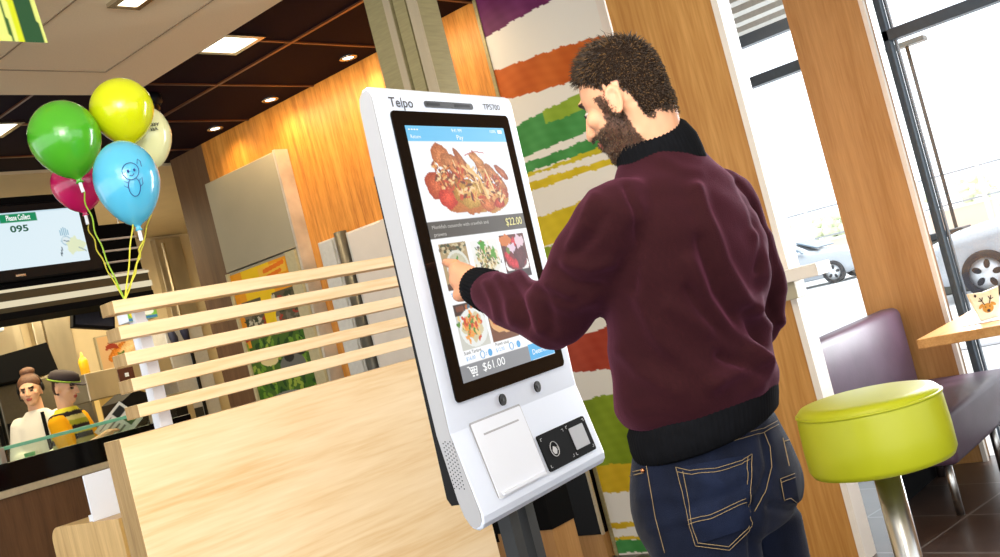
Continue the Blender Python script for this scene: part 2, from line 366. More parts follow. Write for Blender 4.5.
struct('wall_mural', box(B(), 4.44, 4.6, 2.645, 3.36, 0, 3), M['trim_white'])
struct('trim_3', box(B(), 4.425, 4.6, 2.6, 2.645, 0, 3), M['trim_white'])
struct('trim_4', box(B(), 4.43, 4.6, 3.355, 3.375, 0, 3), M['olive'])
struct('wall_column', box(B(), 4.15, 4.25, 1.937, 2.43, 0, 3), M['oak'])
struct('trim_5', box(B(), 4.14, 4.25, 1.908, 1.937, 0, 3), M['trim_white'])  # side of the oak column, window light put into its pale colour
struct('wall_column', box(B(), 5.68, 5.8, 1.855, 2.25, 0, 3), M['oak2'])
struct('trim_6', box(B(), 5.672, 5.70, 1.832, 1.855, 0, 3), M['trim_white'])
def window(name, y0, y1, z0, z1, trans):
    f = B()
    for y in (y0, y1-.035): box(f, 5.8, 5.86, y, y+.035, z0, z1, .004)
    for y in (y0+.038, y1-.050): box(f, 5.85, 5.88, y, y+.012, z0, z1, .002)
    for z in (z0, z1-.06, trans): box(f, 5.8, 5.88, y0, y1, z, z+.06, .004)
    o = struct(name, f, M['frame_dark'])
    q = bx('pane', 5.835, 5.842, y0+.05, y1-.05, z0+.05, z1-.05, M['glass'], o)
    return o
window('window_1', 2.24, 2.76, 0.0, 3.0, 2.27)
window('window_2', .55, 1.825, .0, 3.0, 2.25)
struct('wall_column', box(B(), 4.25, 4.42, 2.125, 2.48, 0, 3), M['oak'])
# narrow dark cupboard against the far wall
c = thing('low_cupboard', 'low black glossy cupboard on a wooden plinth beside the striped mural', 'cupboard', (4.38, 3.7, 0))
bx('cabinet_body', 4.38, 4.445, 3.385, 4.15, .13, .52, M['glassblack'], c, .004)
bx('plinth', 4.39, 4.445, 3.39, 4.15, 0, .13, M['oak2'], c)
bx('metal_edge', 4.375, 4.39, 3.37, 3.385, .13, .52, M['beige_dk'], c)
# floor-standing post in front of the wall
c = thing('metal_post', 'tall beige ribbed metal post rising behind the kiosk to the ceiling', 'post', (3.76, 3.28, 0))
pr = [(3.70, 3.45), (3.70, 3.335), (3.74, 3.335), (3.74, 3.325), (3.695, 3.325), (3.695, 3.285), (3.745, 3.285), (3.745, 3.272), (3.70, 3.272), (3.70, 3.20), (3.74, 3.20), (3.74, 3.185), (3.70, 3.185), (3.70, 3.125), (3.84, 3.125), (3.84, 3.45)]
obj('shaft', prism(B(), [(x, y, .9) for x, y in pr], (0, 0, 2.1)), M['olive'], c)
bx('front_rib', 3.688, 3.695, 3.285, 3.325, .9, 3, M['beige_dk'], c)
bx('side_rib', 3.69, 3.70, 3.125, 3.182, .9, 3, M['beige_dk'], c)
bx('base_boot', 3.68, 3.86, 3.11, 3.46, .36, .9, M['black_matt'], c, .004); bx('base_plinth', 3.69, 3.86, 3.12, 3.45, 0, .36, M['oak2'], c)

# ceiling fixtures
def panel(x, y, label, sx=.11, sy=.11):
    t = thing('ceiling_panel_light', label, 'ceiling light', (x, y, 2.97 if (x < 3.26 and y < 4.85) else 2.995), 'square panel lights')
    z = t.location.z; f = B()
    for a in ((-sx, sx, -sy, -sy+.03), (-sx, sx, sy-.03, sy), (-sx, -sx+.03, -sy+.03, sy-.03), (sx-.03, sx, -sy+.03, sy-.03)): box(f, x+a[0], x+a[1], y+a[2], y+a[3], z-.012, z+.004)
    obj('frame', f, M['chrome'], t); bx('diffuser', x-sx+.03, x+sx-.03, y-sy+.03, y+sy-.03, z-.006, z+.002, M['led'], t)
panel(3.385, 4.11, 'glowing square panel light in the dark ceiling above the wooden wall', .13, .13)
panel(2.79, 5.46, 'glowing square panel light at the far left over the serving counter', .12, .14)
panel(2.56, 3.62, 'square panel light recessed in the cream ceiling', .075, .09)
def downlight(x, y, label):
    t = thing('downlight', label, 'ceiling light', (x, y, 2.995), 'round downlights')
    obj('bezel', lathe(B(), [(.034, .0), (.036, -.006), (.052, -.006), (.055, 0), (.034, .0)], (x, y, 2.997), 28), M['chrome'], t, True)
    obj('bulb', lathe(B(), [(0, -.004), (.03, -.003), (.034, .002), (0, .002)], (x, y, 2.997), 20), M['led'], t)
    lamp('downlight_glow', 'SPOT', (x-.02, y, 2.96), target=(x+.22, y-.05, 1.5), power=9, color=(1, .72, .36), size=.03, cone=2.3, blend=1)
downlight(4.308, 4.243, 'round downlight nearest the tall metal post')
downlight(4.312, 4.987, 'round downlight second from the metal post, above the beige menu cabinet')
downlight(4.306, 5.573, 'round downlight farthest from the metal post, near the balloons')
for y in (3.75, 3.5): pass
lamp('wall_wash', 'AREA', (4.12, 4.35, 2.93), target=(4.45, 4.35, 1.9), power=13, color=(1, .72, .40), size=1.9, size_y=.1)
t = thing('dome_camera', 'small black security camera dome under the dark ceiling beside the yellow balloon', 'camera', (3.43, 4.93, 3))
obj('housing', lathe(B(), [(0, 0), (.062, 0), (.062, -.045), (.05, -.06), (0, -.06)], (3.43, 4.93, 3.0), 28), M['black'], t, True)
obj('dome', lathe(B(), [(.045, -.058), (.043, -.078), (.03, -.095), (0, -.103)], (3.43, 4.93, 3.0), 24), M['glassblack'], t, True)
# hanging banner, top left
p = Pic(70, 60, .42, .46, (204, 214, 120))
p.el(.16, .02, .14, .12, (236, 226, 236), rag=.2); p.ln([(.20, .05), (.245, .2), (.25, .46)], .028, (248, 196, 14)); p.ln([(.08, .1), (.1, .46)], .02, (226, 226, 130))
p.ln([(.25, .08), (.31, .2)], .01, (96, 130, 50)); p.ln([(.30, .0), (.315, .46)], .004, (50, 90, 40))
p.ln([(.32, 0), (.33, .15), (.37, .3), (.38, .46)], .032, (34, 76, 44)); p.ln([(.35, 0), (.355, .12), (.38, .2), (.395, .27)], .014, (190, 206, 16)); p.ln([(.338, .3), (.342, .46)], .01, (196, 206, 30))
p.rect(0, 0, .1, .46, (196, 208, 110)); p.ln([(.02, 0), (.05, .46)], .014, (150, 176, 60))
p.x = p.x+np.clip(p.y-.2, 0, 1)*.08*(p.x/.42)-(.25-np.clip(p.y, 0, .25))*.14*(p.x/.42)
t = thing('hanging_banner', 'green and yellow painted banner hanging from the ceiling in the top left corner', 'banner', (1.55, 3.0, 2.97))
p.mesh('print', (1.33, 2.995, 2.975), (1, 0, 0), (0, 0, -1), M['paper'], t)
bx('hanging_rail', 1.3, 1.72, 2.99, 3.01, 2.955, 2.975, M['steel'], t)

# menu cabinet with a poster
t = thing('menu_cabinet', 'tall beige cabinet with a steel side and a food poster, against the wooden wall', 'cabinet', (4.39, 5.5, 0))
bx('upper_door', 4.34, 4.445, 5.12, 5.87, 2.085, 2.70, M['beige'], t, .004)
bx('lower_body', 4.345, 4.445, 5.12, 5.87, 0, 2.078, M['beige'], t, .004)
bx('side_panel', 4.34, 4.448, 5.10, 5.12, 0, 2.71, mat('satin_side', L(214, 206, 190), .35, metal=.35, noise=(5, .25, (1, 1, 1))), t)
p = Pic(150, 240, .60, 1.02, (70, 104, 30))
p.rect(0, 0, .6, .2, (244, 160, 24)); p.rect(.12, 0, .42, .2, (248, 200, 20)); p.rect(.3, .02, .58, .09, (250, 190, 60)); p.ln([(.36, .05), (.56, .03)], .014, (240, 120, 20)); p.ln([(.38, .09), (.52, .075)], .012, (240, 120, 20))
p.rect(0, .2, .6, .46, (92, 84, 60)); p.rect(.0, .16, .05, .5, (238, 150, 30)); p.rect(.26, .18, .38, .46, (248, 204, 24))
for i in range(70): p.el(RNG.uniform(.05, .6), RNG.uniform(.22, .44), .02, .02, [(120, 110, 90), (168, 60, 36), (60, 66, 40), (200, 190, 160)][i % 4], rag=.4)
p.ln([(.0, .44), (.24, .40)], .02, (180, 40, 40)); p.rect(.26, .18, .37, .42, (248, 204, 24))
for i in range(160): p.el(RNG.uniform(0, .6), RNG.uniform(.48, 1.02), .03, .015, [(60, 104, 20), (110, 150, 40), (30, 70, 20), (150, 170, 60)][i % 4], rot=RNG.uniform(0, 3), rag=.3)
p.el(.2, .60, .09, .05, (238, 214, 150), rag=.1); p.el(.2, .59, .05, .02, (250, 240, 210)); p.el(.42, .68, .13, .08, (110, 110, 100)); p.el(.4, .62, .05, .035, (40, 40, 34)); p.el(.53, .6, .045, .03, (40, 40, 34))
p.el(.36, .96, .06, .05, (240, 236, 220)); p.el(.52, .92, .05, .04, (244, 240, 230), rag=.3); p.el(.54, .98, .05, .03, (200, 60, 30)); p.el(.3, .86, .15, .03, (130, 130, 120)); p.el(.34, .95, .03, .02, (160, 180, 50))
p.mesh('poster', (4.338, 5.84, 2.06), (0, -1, 0), (0, 0, -1), M['paper'], t)
fb = mat('frame_beige', L(196, 182, 140), .5); bx('poster_frame', 4.325, 4.345, 5.845, 5.868, .95, 2.075, fb, t); bx('poster_frame', 4.325, 4.345, 5.13, 5.225, .95, 2.075, fb, t)
# white cupboards and pipe
for i, (a, b, lab) in enumerate(((4.89, 4.985, 'narrow pale grey wall cupboard left of the dark pipe, seen through the slats'), (4.2, 4.72, 'wide off-white wall cupboard right of the dark pipe, beside the kiosk'))):
    a = 4.83 if i == 0 else a; t = thing('tall_cupboard', lab, 'cupboard', (4.4, (a+b)/2, 0)); bx('body', 4.40, 4.448, a, b, 0, 2.07, M['offwhite'], t, .003); bx('door', 4.385, 4.40, a+.01, b-.03, .1, 2.06, M['trim_white'] if i else M['offwhite'], t, .003)
tag(obj('pipe', tube(B(), [(4.41, 4.775, 0), (4.41, 4.775, 2.09)], .04, 20), M['pipe'], None, True), 'dark grey vertical pipe between the two off-white cupboards', 'pipe')

# ================================================================== SLATTED PARTITION
t = thing('slatted_partition', 'pale wooden room divider with a solid lower board and five horizontal slats', 'partition', (2.05, 2.54, 0))
def plank(name, x0, x1, y0, y1, z0, z1, parent):
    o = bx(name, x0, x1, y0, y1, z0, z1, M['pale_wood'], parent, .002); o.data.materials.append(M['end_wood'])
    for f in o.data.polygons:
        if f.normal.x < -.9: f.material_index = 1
    return o
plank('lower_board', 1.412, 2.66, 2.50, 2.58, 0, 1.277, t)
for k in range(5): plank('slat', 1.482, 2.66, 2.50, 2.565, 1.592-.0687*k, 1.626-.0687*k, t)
for x in (1.575,): bx('upright', x, x+.034, 2.566, 2.580, 1.277, 1.60, M['white_panel'], t, .002)

# ================================================================== BENCH, TABLE, STOOL, LEDGE (right)
t = thing('bench', 'purple leather bench with backrest beside the window column', 'bench', (5.15, 1.85, 0))
obj('seat', box(B(), 4.58, 5.66, 1.60, 2.06, .25, .47, .03, 4), M['purple_leather'], t, True)
obj('backrest', box(B(), 4.43, 5.62, 2.04, 2.17, .40, .88, .04, 5), M['purple_leather'], t, True)
for q in ((4.73, 1.70), (5.45, 1.70), (4.73, 2.0), (5.45, 2.0)): obj('leg', tube(B(), [(q[0], q[1], 0), (q[0], q[1], .26)], .019, 18), M['steel'], t, True)
bx('base_panel', 4.9, 5.6, 2.03, 2.08, .0, .3, M['black_matt'], t)
bx('cap_ledge', 4.66, 5.6, 2.18, 2.30, .80, .84, M['trim_white'], t, .004)
t = thing('dining_table', 'oak table top jutting in from the right edge over the purple bench', 'table', (5.3, 1.2, 0))
bx('tabletop', 4.80, 5.66, .80, 1.715, .735, .78, M['table_oak'], t, .004)
obj('leg', tube(B(), [(5.3, 1.15, .01), (5.3, 1.15, .74)], .03, 20), M['steel'], t, True)
obj('foot', lathe(B(), [(0, 0), (.22, 0), (.22, .012), (.04, .02), (0, .02)], (5.3, 1.15, 0)), M['steel'], t, True)
# fries-style paper pocket with a reindeer print standing on the table
cb = PL(991, 319, 2, .782); ux = R0*.96+E0*.1; ux /= np.linalg.norm(ux)
t = thing('paper_pocket', 'small cream paper pocket printed with a brown reindeer head on the oak table', 'paper pocket', cb)
w0, w1, h = .044, .075, .135
o3 = Vector(ux); bk = Vector(E0)
ptsf = [Vector(cb)-o3*w0, Vector(cb)+o3*w0, Vector(cb)+o3*w1+Vector((0, 0, h)), Vector(cb)+Vector((0, 0, h*.93)), Vector(cb)-o3*w1+Vector((0, 0, h))]
obj('pocket', prism(B(), ptsf, bk*.02), mat('cream_paper', L(236, 224, 192), .7), t)
def disc(bm, c, rx, rz, off, rot=0, n=20):
    pts = []
    for k in range(n):
        a = 2*math.pi*k/n; X = rx*math.cos(a); Z = rz*math.sin(a); X, Z = X*math.cos(rot)-Z*math.sin(rot), X*math.sin(rot)+Z*math.cos(rot)
        pts.append(Vector(cb)+o3*(c[0]+X)+Vector((0, 0, c[1]+Z))-bk*off)
    prism(bm, pts, -bk*.0006)
f = B(); disc(f, (0, .052), .027, .022, .001); disc(f, (-.030, .066), .014, .007, .001, .6); disc(f, (.030, .066), .014, .007, .001, -.6); obj('reindeer_face', f, mat('reindeer_brown', L(196, 138, 52), .7), t)
f = B(); disc(f, (0, .04), .008, .007, .0022); disc(f, (-.01, .058), .003, .003, .0022); disc(f, (.01, .058), .003, .003, .0022)
for s in (-1, 1):
    for a, b in (((s*.012, .07), (s*.028, .105)), ((s*.02, .088), (s*.036, .092)), ((s*.02, .088), (s*.014, .104))):
        tube(f, [Vector(cb)+o3*a[0]+Vector((0, 0, a[1]))-bk*.002, Vector(cb)+o3*b[0]+Vector((0, 0, b[1]))-bk*.002], .0022, 6)
disc(f, (-.045, .118), .006, .007, .001); obj('reindeer_marks', f, mat('print_dark', L(60, 38, 28), .7), t)
tc_ = PL(960, 322, 2, .78)
tag(bx('menu_card', 4.98, 5.35, 1.38, 1.56, .781, .784, M['white_panel'], None, .001), 'flat white paper tray liner lying on the oak table', 'paper')
# stool
sc = D(874, 428, 2.75); sx_, sy_ = sc[0], sc[1]
t = thing('bar_stool', 'round lime green upholstered bar stool on a thick steel post', 'stool', (sx_, sy_, 0))
obj('seat', lathe(B(), [(0, .722), (.16, .722), (.178, .727), (.186, .742), (.187, .80), (.184, .872), (.180, .893), (.170, .903), (.15, .907), (0, .909)], (sx_, sy_, 0.0), 64), M['lime_vinyl'], t, True)
f = B(); 
for k in range(65): pass
tube(f, [(sx_+.1825*math.cos(a), sy_+.1825*math.sin(a), .886) for a in [2*math.pi*k/64 for k in range(65)]], .004, 8, False); obj('piping', f, M['lime_vinyl'], t, True)
obj('post', tube(B(), [(sx_, sy_, .02), (sx_, sy_, .70)], .034, 32), M['steel'], t, True)
obj('foot', lathe(B(), [(0, 0), (.21, 0), (.21, .01), (.06, .02), (.034, .05), (0, .05)], (sx_, sy_, 0)), M['steel'], t, True)
obj('footrest', tube(B(), [(sx_+.15*math.cos(a), sy_+.15*math.sin(a), .28) for a in [2*math.pi*k/40 for k in range(41)]], .01, 8, False), M['steel'], t, True)
t = thing('wall_ledge', 'pale narrow shelf rail fixed to the oak column right of the customer', 'shelf', (4.07, 2.0, 1.2))
bx('rail', 4.0, 4.14, 1.73, 2.26, 1.188, 1.238, M['trim_white'], t, .003)
bx('bracket', 4.05, 4.148, 1.86, 1.92, 1.115, 1.188, M['beige'], t, .003)

# ================================================================== KIOSK
KB = np.array([1.56103, 1.49663, 0]); th = math.radians(7); KD = np.array([math.cos(th), math.sin(th), 0]); KN = np.array([math.sin(th), -math.cos(th), 0])
def koff(z): return np.interp(z, [.93, .95, 1.13, 1.855], [.008, .008, -.022, 0.0])
def K(u, z, lift=0): return KB+KD*u+KN*(koff(z)+lift)+np.array([0, 0, z])
t = thing('self_service_kiosk', 'white touch screen ordering kiosk showing food photos on its black glass screen', 'kiosk', tuple(KB+KD*.27))
prof = [(-.0006, 1.842), (-.022, 1.13), (.008, .955), (.006, .941), (-.002, .931), (-.012, .928), (-.026, .934), (-.037, .955), (-.044, .99), (-.057, 1.13), (-.052, 1.42), (-.047, 1.70), (-.041, 1.825), (-.035, 1.848), (-.025, 1.858), (-.012, 1.861), (-.004, 1.855)]
bm = prism(B(), [KB+KN*w+np.array([0, 0, z]) for w, z in prof], Vector(KD*.55))
es = [e for e in bm.edges if abs((e.verts[0].co-e.verts[1].co).normalized().dot(Vector(KD))) < .5]
bmesh.ops.bevel(bm, geom=es, offset=.009, segments=3, affect='EDGES', profile=.6)
ko = obj('body', bm, M['white'], t); 
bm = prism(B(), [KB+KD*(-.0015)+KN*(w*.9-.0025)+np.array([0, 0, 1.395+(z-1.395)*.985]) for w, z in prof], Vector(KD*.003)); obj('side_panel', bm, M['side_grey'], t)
bx_ = prism(B(), [KB+KD*.008+KN*w+np.array([0, 0, z]) for w, z in ((-.045, .985), (-.068, .985), (-.076, 1.0), (-.064, 1.35), (-.055, 1.68), (-.04, 1.70))], Vector(KD*.53)); obj('rear_housing', bx_, M['black'], t)
def rrect(u0, u1, z0, z1, r, lift, n=5):
    pts = []
    for cu, cz, a0 in ((u1-r, z1-r, 0), (u0+r, z1-r, 90), (u0+r, z0+r, 180), (u1-r, z0+r, 270)):
        for k in range(n+1):
            a = math.radians(a0+90*k/n); pts.append(K(cu+r*math.cos(a), cz+r*math.sin(a), lift))
    return pts
def kplate(name, u0, u1, z0, z1, r, lift, thick, m, parent): return obj(name, prism(B(), rrect(u0, u1, z0, z1, r, lift), Vector(KN*thick)), m, parent)
gl = kplate('screen_glass', .043, .508, 1.185, 1.808, .012, .001, .003, M['glassblack'], t)
UY = (K(.1, 1.22)-K(.1, 1.776)); UYl = np.linalg.norm(UY); UY = UY/UYl
def SC(u, z): return K(u, z, .0048)
p = Pic(190, 270, .394, UYl, (250, 251, 252)); k = UYl/.556
def zz(z): return (1.776-z)*k
p.rect(0, 0, .4, zz(1.742), (112, 200, 244))
# prawn dish
cx, c0 = .20, zz(1.655)
p.el(cx+.02, c0+.02, .165, .072, (238, 240, 244)); p.el(cx+.03, c0+.045, .12, .035, (206, 150, 70), rag=.12, vary=30); p.el(cx-.02, c0+.055, .09, .024, (196, 112, 40), rag=.2, vary=30)
for (x, y, rx, ry, c, r) in ((-.135, .012, .04, .03, (196, 82, 30), .2), (-.075, .005, .045, .022, (176, 84, 34), .3), (-.09, -.052, .042, .026, (206, 120, 60), .5), (-.05, -.035, .05, .02, (200, 122, 64), .4), (-.10, .04, .036, .024, (216, 60, 26), 0), (-.03, .03, .05, .032, (196, 138, 46), .1), (.0, .04, .045, .026, (208, 160, 70), -.3), (.06, -.02, .05, .016, (206, 132, 70), 1.0), (.11, .0, .05, .014, (196, 122, 66), .7), (.075, .03, .055, .016, (222, 160, 96), 1.2), (.05, .06, .03, .018, (206, 110, 50), .2), (.12, .035, .03, .014, (188, 92, 40), .3), (.10, .06, .022, .012, (196, 60, 30), 0), (.14, -.012, .03, .01, (176, 90, 44), .6), (-.01, -.03, .05, .012, (184, 104, 50), .9), (.045, -.045, .03, .01, (214, 146, 84), .4)):
    p.el(cx+x, c0+y, rx, ry, c, r, rag=.1, vary=60)
for i in range(260):
    x = RNG.uniform(-.13, .13); y = RNG.uniform(-.04, .05)*(1-abs(x)*3)
    p.el(cx+x, c0+y+.005+.15*x, RNG.uniform(.003, .012), RNG.uniform(.0015, .004), [(232, 180, 110), (150, 66, 24), (214, 120, 50), (110, 50, 20), (240, 206, 150), (204, 70, 30)][i % 6], rot=RNG.uniform(0, 3.1))
p.ln([(cx+.0, c0-.055), (cx+.04, c0-.064), (cx+.08, c0-.06)], .0012, (190, 90, 90)); p.ln([(cx+.0, c0-.03), (cx+.04, c0+.0), (cx+.055, c0+.045)], .004, (236, 190, 120)); p.ln([(cx-.02, c0-.03), (cx+.02, c0-.01), (cx+.03, c0+.03)], .003, (238, 200, 140)); p.ln([(cx+.07, c0-.02), (cx+.09, c0+.03)], .003, (240, 206, 150))
p.rect(0, zz(1.567), .4, zz(1.528), (84, 80, 74))
def photo(u0, u1, z1, z0, bg): p.rect(u0-.08, zz(z1), u1-.08, zz(z0), bg); return (u0+u1)/2-.08, zz((z0+z1)/2), (u1-u0)/2, zz(z0)-zz((z0+z1)/2)
a, b, rx, ry = photo(.102, .203, 1.516, 1.415, (176, 150, 106))
for i in range(40): p.el(a+RNG.uniform(-rx, rx)*.95, b-ry*.8+RNG.uniform(-.008, .01), .006, .004, [(206, 190, 150), (110, 86, 50), (60, 70, 40)][i % 3])
p.el(a+.006, b+.004, rx*.86, ry*.78, (222, 220, 206)); p.el(a+.006, b, rx*.68, ry*.55, (206, 200, 170), vary=20); p.el(a, b-.005, .014, .01, (76, 140, 40), rag=.5); p.rect(.022, zz(1.43), .05, zz(1.415), (90, 60, 40))
a, b, rx, ry = photo(.221, .33, 1.514, 1.427, (238, 238, 234))
p.el(a, b+.004, rx*.98, ry*.8, (232, 230, 220)); p.el(a+.002, b, rx*.75, ry*.7, (226, 214, 178), rag=.2)
for i in range(150): p.el(a+RNG.normal(0, rx*.36), b+RNG.normal(0, ry*.36), .005, .002, [(240, 230, 200), (150, 120, 60), (100, 130, 50), (60, 56, 50), (210, 180, 110)][i % 5], rot=RNG.uniform(0, 3))
p.el(a-.008, b-ry*.72, .011, .011, (72, 158, 40), rag=.5); p.el(a+.03, b-.01, .01, .012, (90, 160, 50), rag=.4)
a, b, rx, ry = photo(.344, .452, 1.518, 1.415, (96, 34, 24))
p.el(a-.03, b-ry*.75, .025, .014, (214, 120, 50), rag=.2); p.el(a+.0, b+.02, rx*.95, ry*.5, (240, 236, 232)); p.el(a, b+.012, rx*.85, ry*.42, (120, 24, 34)); p.rect(a-rx, b+ry*.62, a+rx, b+ry, (40, 16, 20))
p.el(a+.018, b-.002, .028, .03, (86, 16, 30), rag=.2, vary=30)
for (x, y) in ((-.03, .008), (-.018, .016), (-.036, -.003), (-.006, .018), (.004, -.034)): p.el(a+x, b+y, .011, .011, (206, 28, 48), rag=.15, vary=40)
p.el(a-.01, b-.02, .018, .01, (226, 200, 216), rag=.3); p.el(a+.028, b-.034, .02, .014, (226, 196, 206), rag=.3); p.el(a-.028, b-.015, .008, .008, (110, 130, 50))
def dish(u0, u1):
    a, b, rx, ry = photo(u0, u1, 1.385, 1.285, (206, 206, 196)); p.rect(u0-.08, zz(1.385), u1-.08, zz(1.36), (64, 36, 22))
    for i in range(14): p.el(a+RNG.uniform(-rx, rx)*.9, zz(1.374), .006, .006, [(196, 110, 40), (70, 110, 130), (120, 60, 30)][i % 3])
    p.el(a+.004, b+.006, rx*.97, ry*.84, (234, 236, 232)); p.el(a+.004, b+.004, rx*.7, ry*.58, (214, 200, 160), rag=.2)
    for i in range(80): p.el(a+RNG.normal(0, rx*.3), b+RNG.normal(0, ry*.26), .007, .004, [(226, 110, 40), (240, 160, 70), (90, 140, 50), (206, 70, 30), (238, 200, 130)][i % 5], rot=RNG.uniform(0, 3), rag=.3)
    p.rect(u0-.1, zz(1.285), u1-.07, zz(1.28), (250, 251, 252))
dish(.104, .214)
a, b, rx, ry = photo(.225, .335, 1.385, 1.285, (120, 70, 40)); p.el(a, b-.005, rx*.95, ry*.8, (226, 170, 110), rag=.1); p.el(a, b-.005, rx*.7, ry*.5, (214, 110, 60), rag=.2, vary=40)
dish(.346, .452)
p.rect(0, zz(1.256), .29, zz(1.2), (140, 142, 146)); p.rect(.28, zz(1.258), .4, zz(1.222), (74, 176, 232))
scr = p.mesh('display', SC(.08, 1.776), KD, UY, M['screen'], t)
wt = emis('screen_text_white', (1, 1, 1), 1.0); bl = emis('screen_text_blue', L(60, 160, 220), 1.0); gr = emis('screen_text_grey', L(190, 186, 178), 1.0); gd = emis('screen_text_gold', L(232, 222, 140), 1.0); dk = emis('screen_text_dark', L(40, 40, 44), 1.0)
def st(name, s, u, z, h, m, fit=None, bold=0): return text(name, s, K(u, z, .0058), KD, UY, h, m, t, bold, fit=fit)
st('clock_text', '9:41 PM', .248, 1.763, .008, wt, .04); st('page_text', 'Pay', .262, 1.746, .011, wt, .026); st('return_text', 'Return', .09, 1.748, .008, wt, .036)
st('signal_text', '\u2022\u2022\u2022\u2022', .086, 1.763, .009, wt, .036); st('battery_text', '100%', .405, 1.763, .007, wt, .026)
kplate('battery_icon', .442, .460, 1.762, 1.770, .001, .0055, .0004, wt, t)
st('dish_name_text', 'Monkfish casserole with crawfish and', .092, 1.550, .008, gr, .22); st('dish_name_text', 'prawns', .094, 1.534, .008, gr, .045)
st('price_text', '$22.00', .386, 1.540, .018, gd, .072, .006)
st('total_text', '$61.00', .160, 1.232, .018, wt, .09); st('button_text', 'Determine', .372, 1.233, .012, wt, .088)
st('item_text', 'Steak Tartare', .104, 1.276, .007, dk, .066, .008); st('item_text', 'Prawn soup', .228, 1.276, .007, dk, .056, .008); st('item_text', 'Chocolate mousse', .36, 1.404, .007, dk, .08, .006)
st('item_price_text', '$16.00', .108, 1.263, .008, bl, .034); st('item_price_text', '$12.00', .226, 1.263, .008, bl, .034); st('item_price_text', '$18.00', .106, 1.403, .007, bl, .04)
def ring(u, z, r, m, filled): 
    bmr = B(); pts = [K(u+r*math.cos(a), z+r*math.sin(a), .0056) for a in [2*math.pi*q/20 for q in range(20)]]
    if filled: prism(bmr, pts, Vector(KN*.0004))
    else: tube(bmr, pts+[pts[0]], .0008, 5, False)
    obj('quantity_button', bmr, m, t)
for u in (.172, .292): ring(u, 1.267, .008, bl, False); ring(u+.03, 1.267, .008, bl, True); st('quantity_text', '2' if u < .2 else '1', u+.012, 1.263, .008, bl)
ring(.432, 1.398, .0085, bl, True); st('quantity_text', '2', .412, 1.394, .008, bl); ring(.402, 1.398, .0085, bl, False); ring(.412, 1.267, .008, bl, False); ring(.442, 1.267, .008, bl, True)
f = B()
for A_, B_ in (((.104, 1.25), (.11, 1.25)), ((.11, 1.25), (.118, 1.234)), ((.118, 1.234), (.136, 1.234)), ((.112, 1.247), (.139, 1.247)), ((.139, 1.247), (.136, 1.234)), ((.114, 1.241), (.138, 1.241)), ((.12, 1.247), (.122, 1.234)), ((.128, 1.247), (.128, 1.234))): tube(f, [K(*A_, .006), K(*B_, .006)], .0011, 5)
for u in (.121, .134): tube(f, [K(u-.002, 1.229, .006), K(u+.002, 1.229, .006)], .002, 6)
obj('cart_icon', f, wt, t)
# header : logo, sensor slot, model mark
lt = mat('logo_grey', L(66, 66, 70), .5)
text('logo_lettering', 'Telpo', K(.049, 1.817, .0015), KD, UY, .021, lt, t, .014, fit=.083)
text('model_lettering', 'TPS700', K(.41, 1.822, .0015), KD, UY, .014, lt, t, .008, fit=.075)
kplate('sensor_slot', .174, .366, 1.820, 1.834, .006, .001, .0012, M['darkgrey'], t)
kplate('sensor_window', .182, .232, 1.824, 1.830, .002, .0024, .0004, M['black'], t); kplate('sensor_window', .29, .352, 1.824, 1.830, .002, .0024, .0004, M['black'], t)
for u in (.213, .366):
    cl = kplate('camera_lens', u-.013, u+.013, 1.146, 1.172, .0128, .0008, .003, M['black'], t); kplate('lens_pupil', u-.004, u+.004, 1.155, 1.163, .0038, .0039, .001, M['darkgrey'], cl)
dr = kplate('printer_door', .076, .274, .970, 1.133, .004, .0008, .0018, M['white_panel'], t)
obj('door_gap', prism(B(), rrect(.072, .278, .966, 1.137, .005, .0003), Vector(KN*.0004)), M['side_grey'], t)
kplate('receipt_slot', .106, .248, 1.103, 1.107, .001, .0028, .0006, M['side_grey'], dr); kplate('lip', .09, .266, .975, .982, .002, .0028, .004, M['white_panel'], dr)
rp = kplate('reader_panel', .287, .512, .972, 1.056, .006, .0008, .004, M['black_matt'], t)
kplate('scanner_window', .424, .492, .990, 1.042, .002, .0052, .001, M['side_grey'], rp)
sg = mat('symbol_grey', L(190, 190, 192), .5)
obj('contactless_ring', tube(B(), [K(.337+.017*math.cos(a), 1.015+.017*math.sin(a), .0055) for a in [2*math.pi*q/28 for q in range(29)]], .0009, 5, False), sg, rp)
obj('contactless_hand', prism(B(), [K(u, z, .005) for u, z in ((.326, 1.012), (.334, 1.022), (.343, 1.018), (.346, 1.011), (.339, 1.003), (.331, 1.004))], Vector(KN*.0008)), sg, rp)
for q in (.008, .012): obj('contactless_wave', tube(B(), [K(.343+q*math.cos(a), 1.014+q*math.sin(a), .0055) for a in np.linspace(-.6, .6, 6)], .0007, 5, False), sg, rp)
for u, z, s, v in ((.296, 1.048, 1, -1), (.40, 1.048, -1, -1), (.296, .98, 1, 1), (.404, .98, -1, 1), (.416, 1.05, 1, -1), (.503, 1.05, -1, -1), (.416, .98, 1, 1), (.503, .98, -1, 1)): obj('corner_mark', tube(B(), [K(u+.006*s, z, .0055), K(u, z, .0055), K(u, z+.006*v, .0055)], .0007, 5), sg, rp)
f = B()
for i in range(12):
    for j in range(5):
        w = -.042+j*.006; z = 1.115-i*.0085+(j % 2)*.004-j*.001
        ell(f, KB-KD*.0022+KN*w+np.array([0, 0, z]), KD, KN, (0, 0, 1), .0006, .0013, .0016, 6, 4)
obj('speaker_holes', f, M['black_matt'], t)
for u in (.15, .217): obj('stand_leg', prism(B(), [KB+KD*(u+a)+KN*w+np.array([0, 0, .012]) for a, w in ((0, -.035), (.034, -.035), (.034, -.068), (0, -.068))], (0, 0, .94)), M['darkgrey'], t)
obj('base_plate', prism(B(), [KB+KD*a+KN*w+np.array([0, 0, 0]) for a, w in ((.0, .2), (.48, .2), (.48, -.26), (.0, -.26))], (0, 0, .012)), M['black'], t)

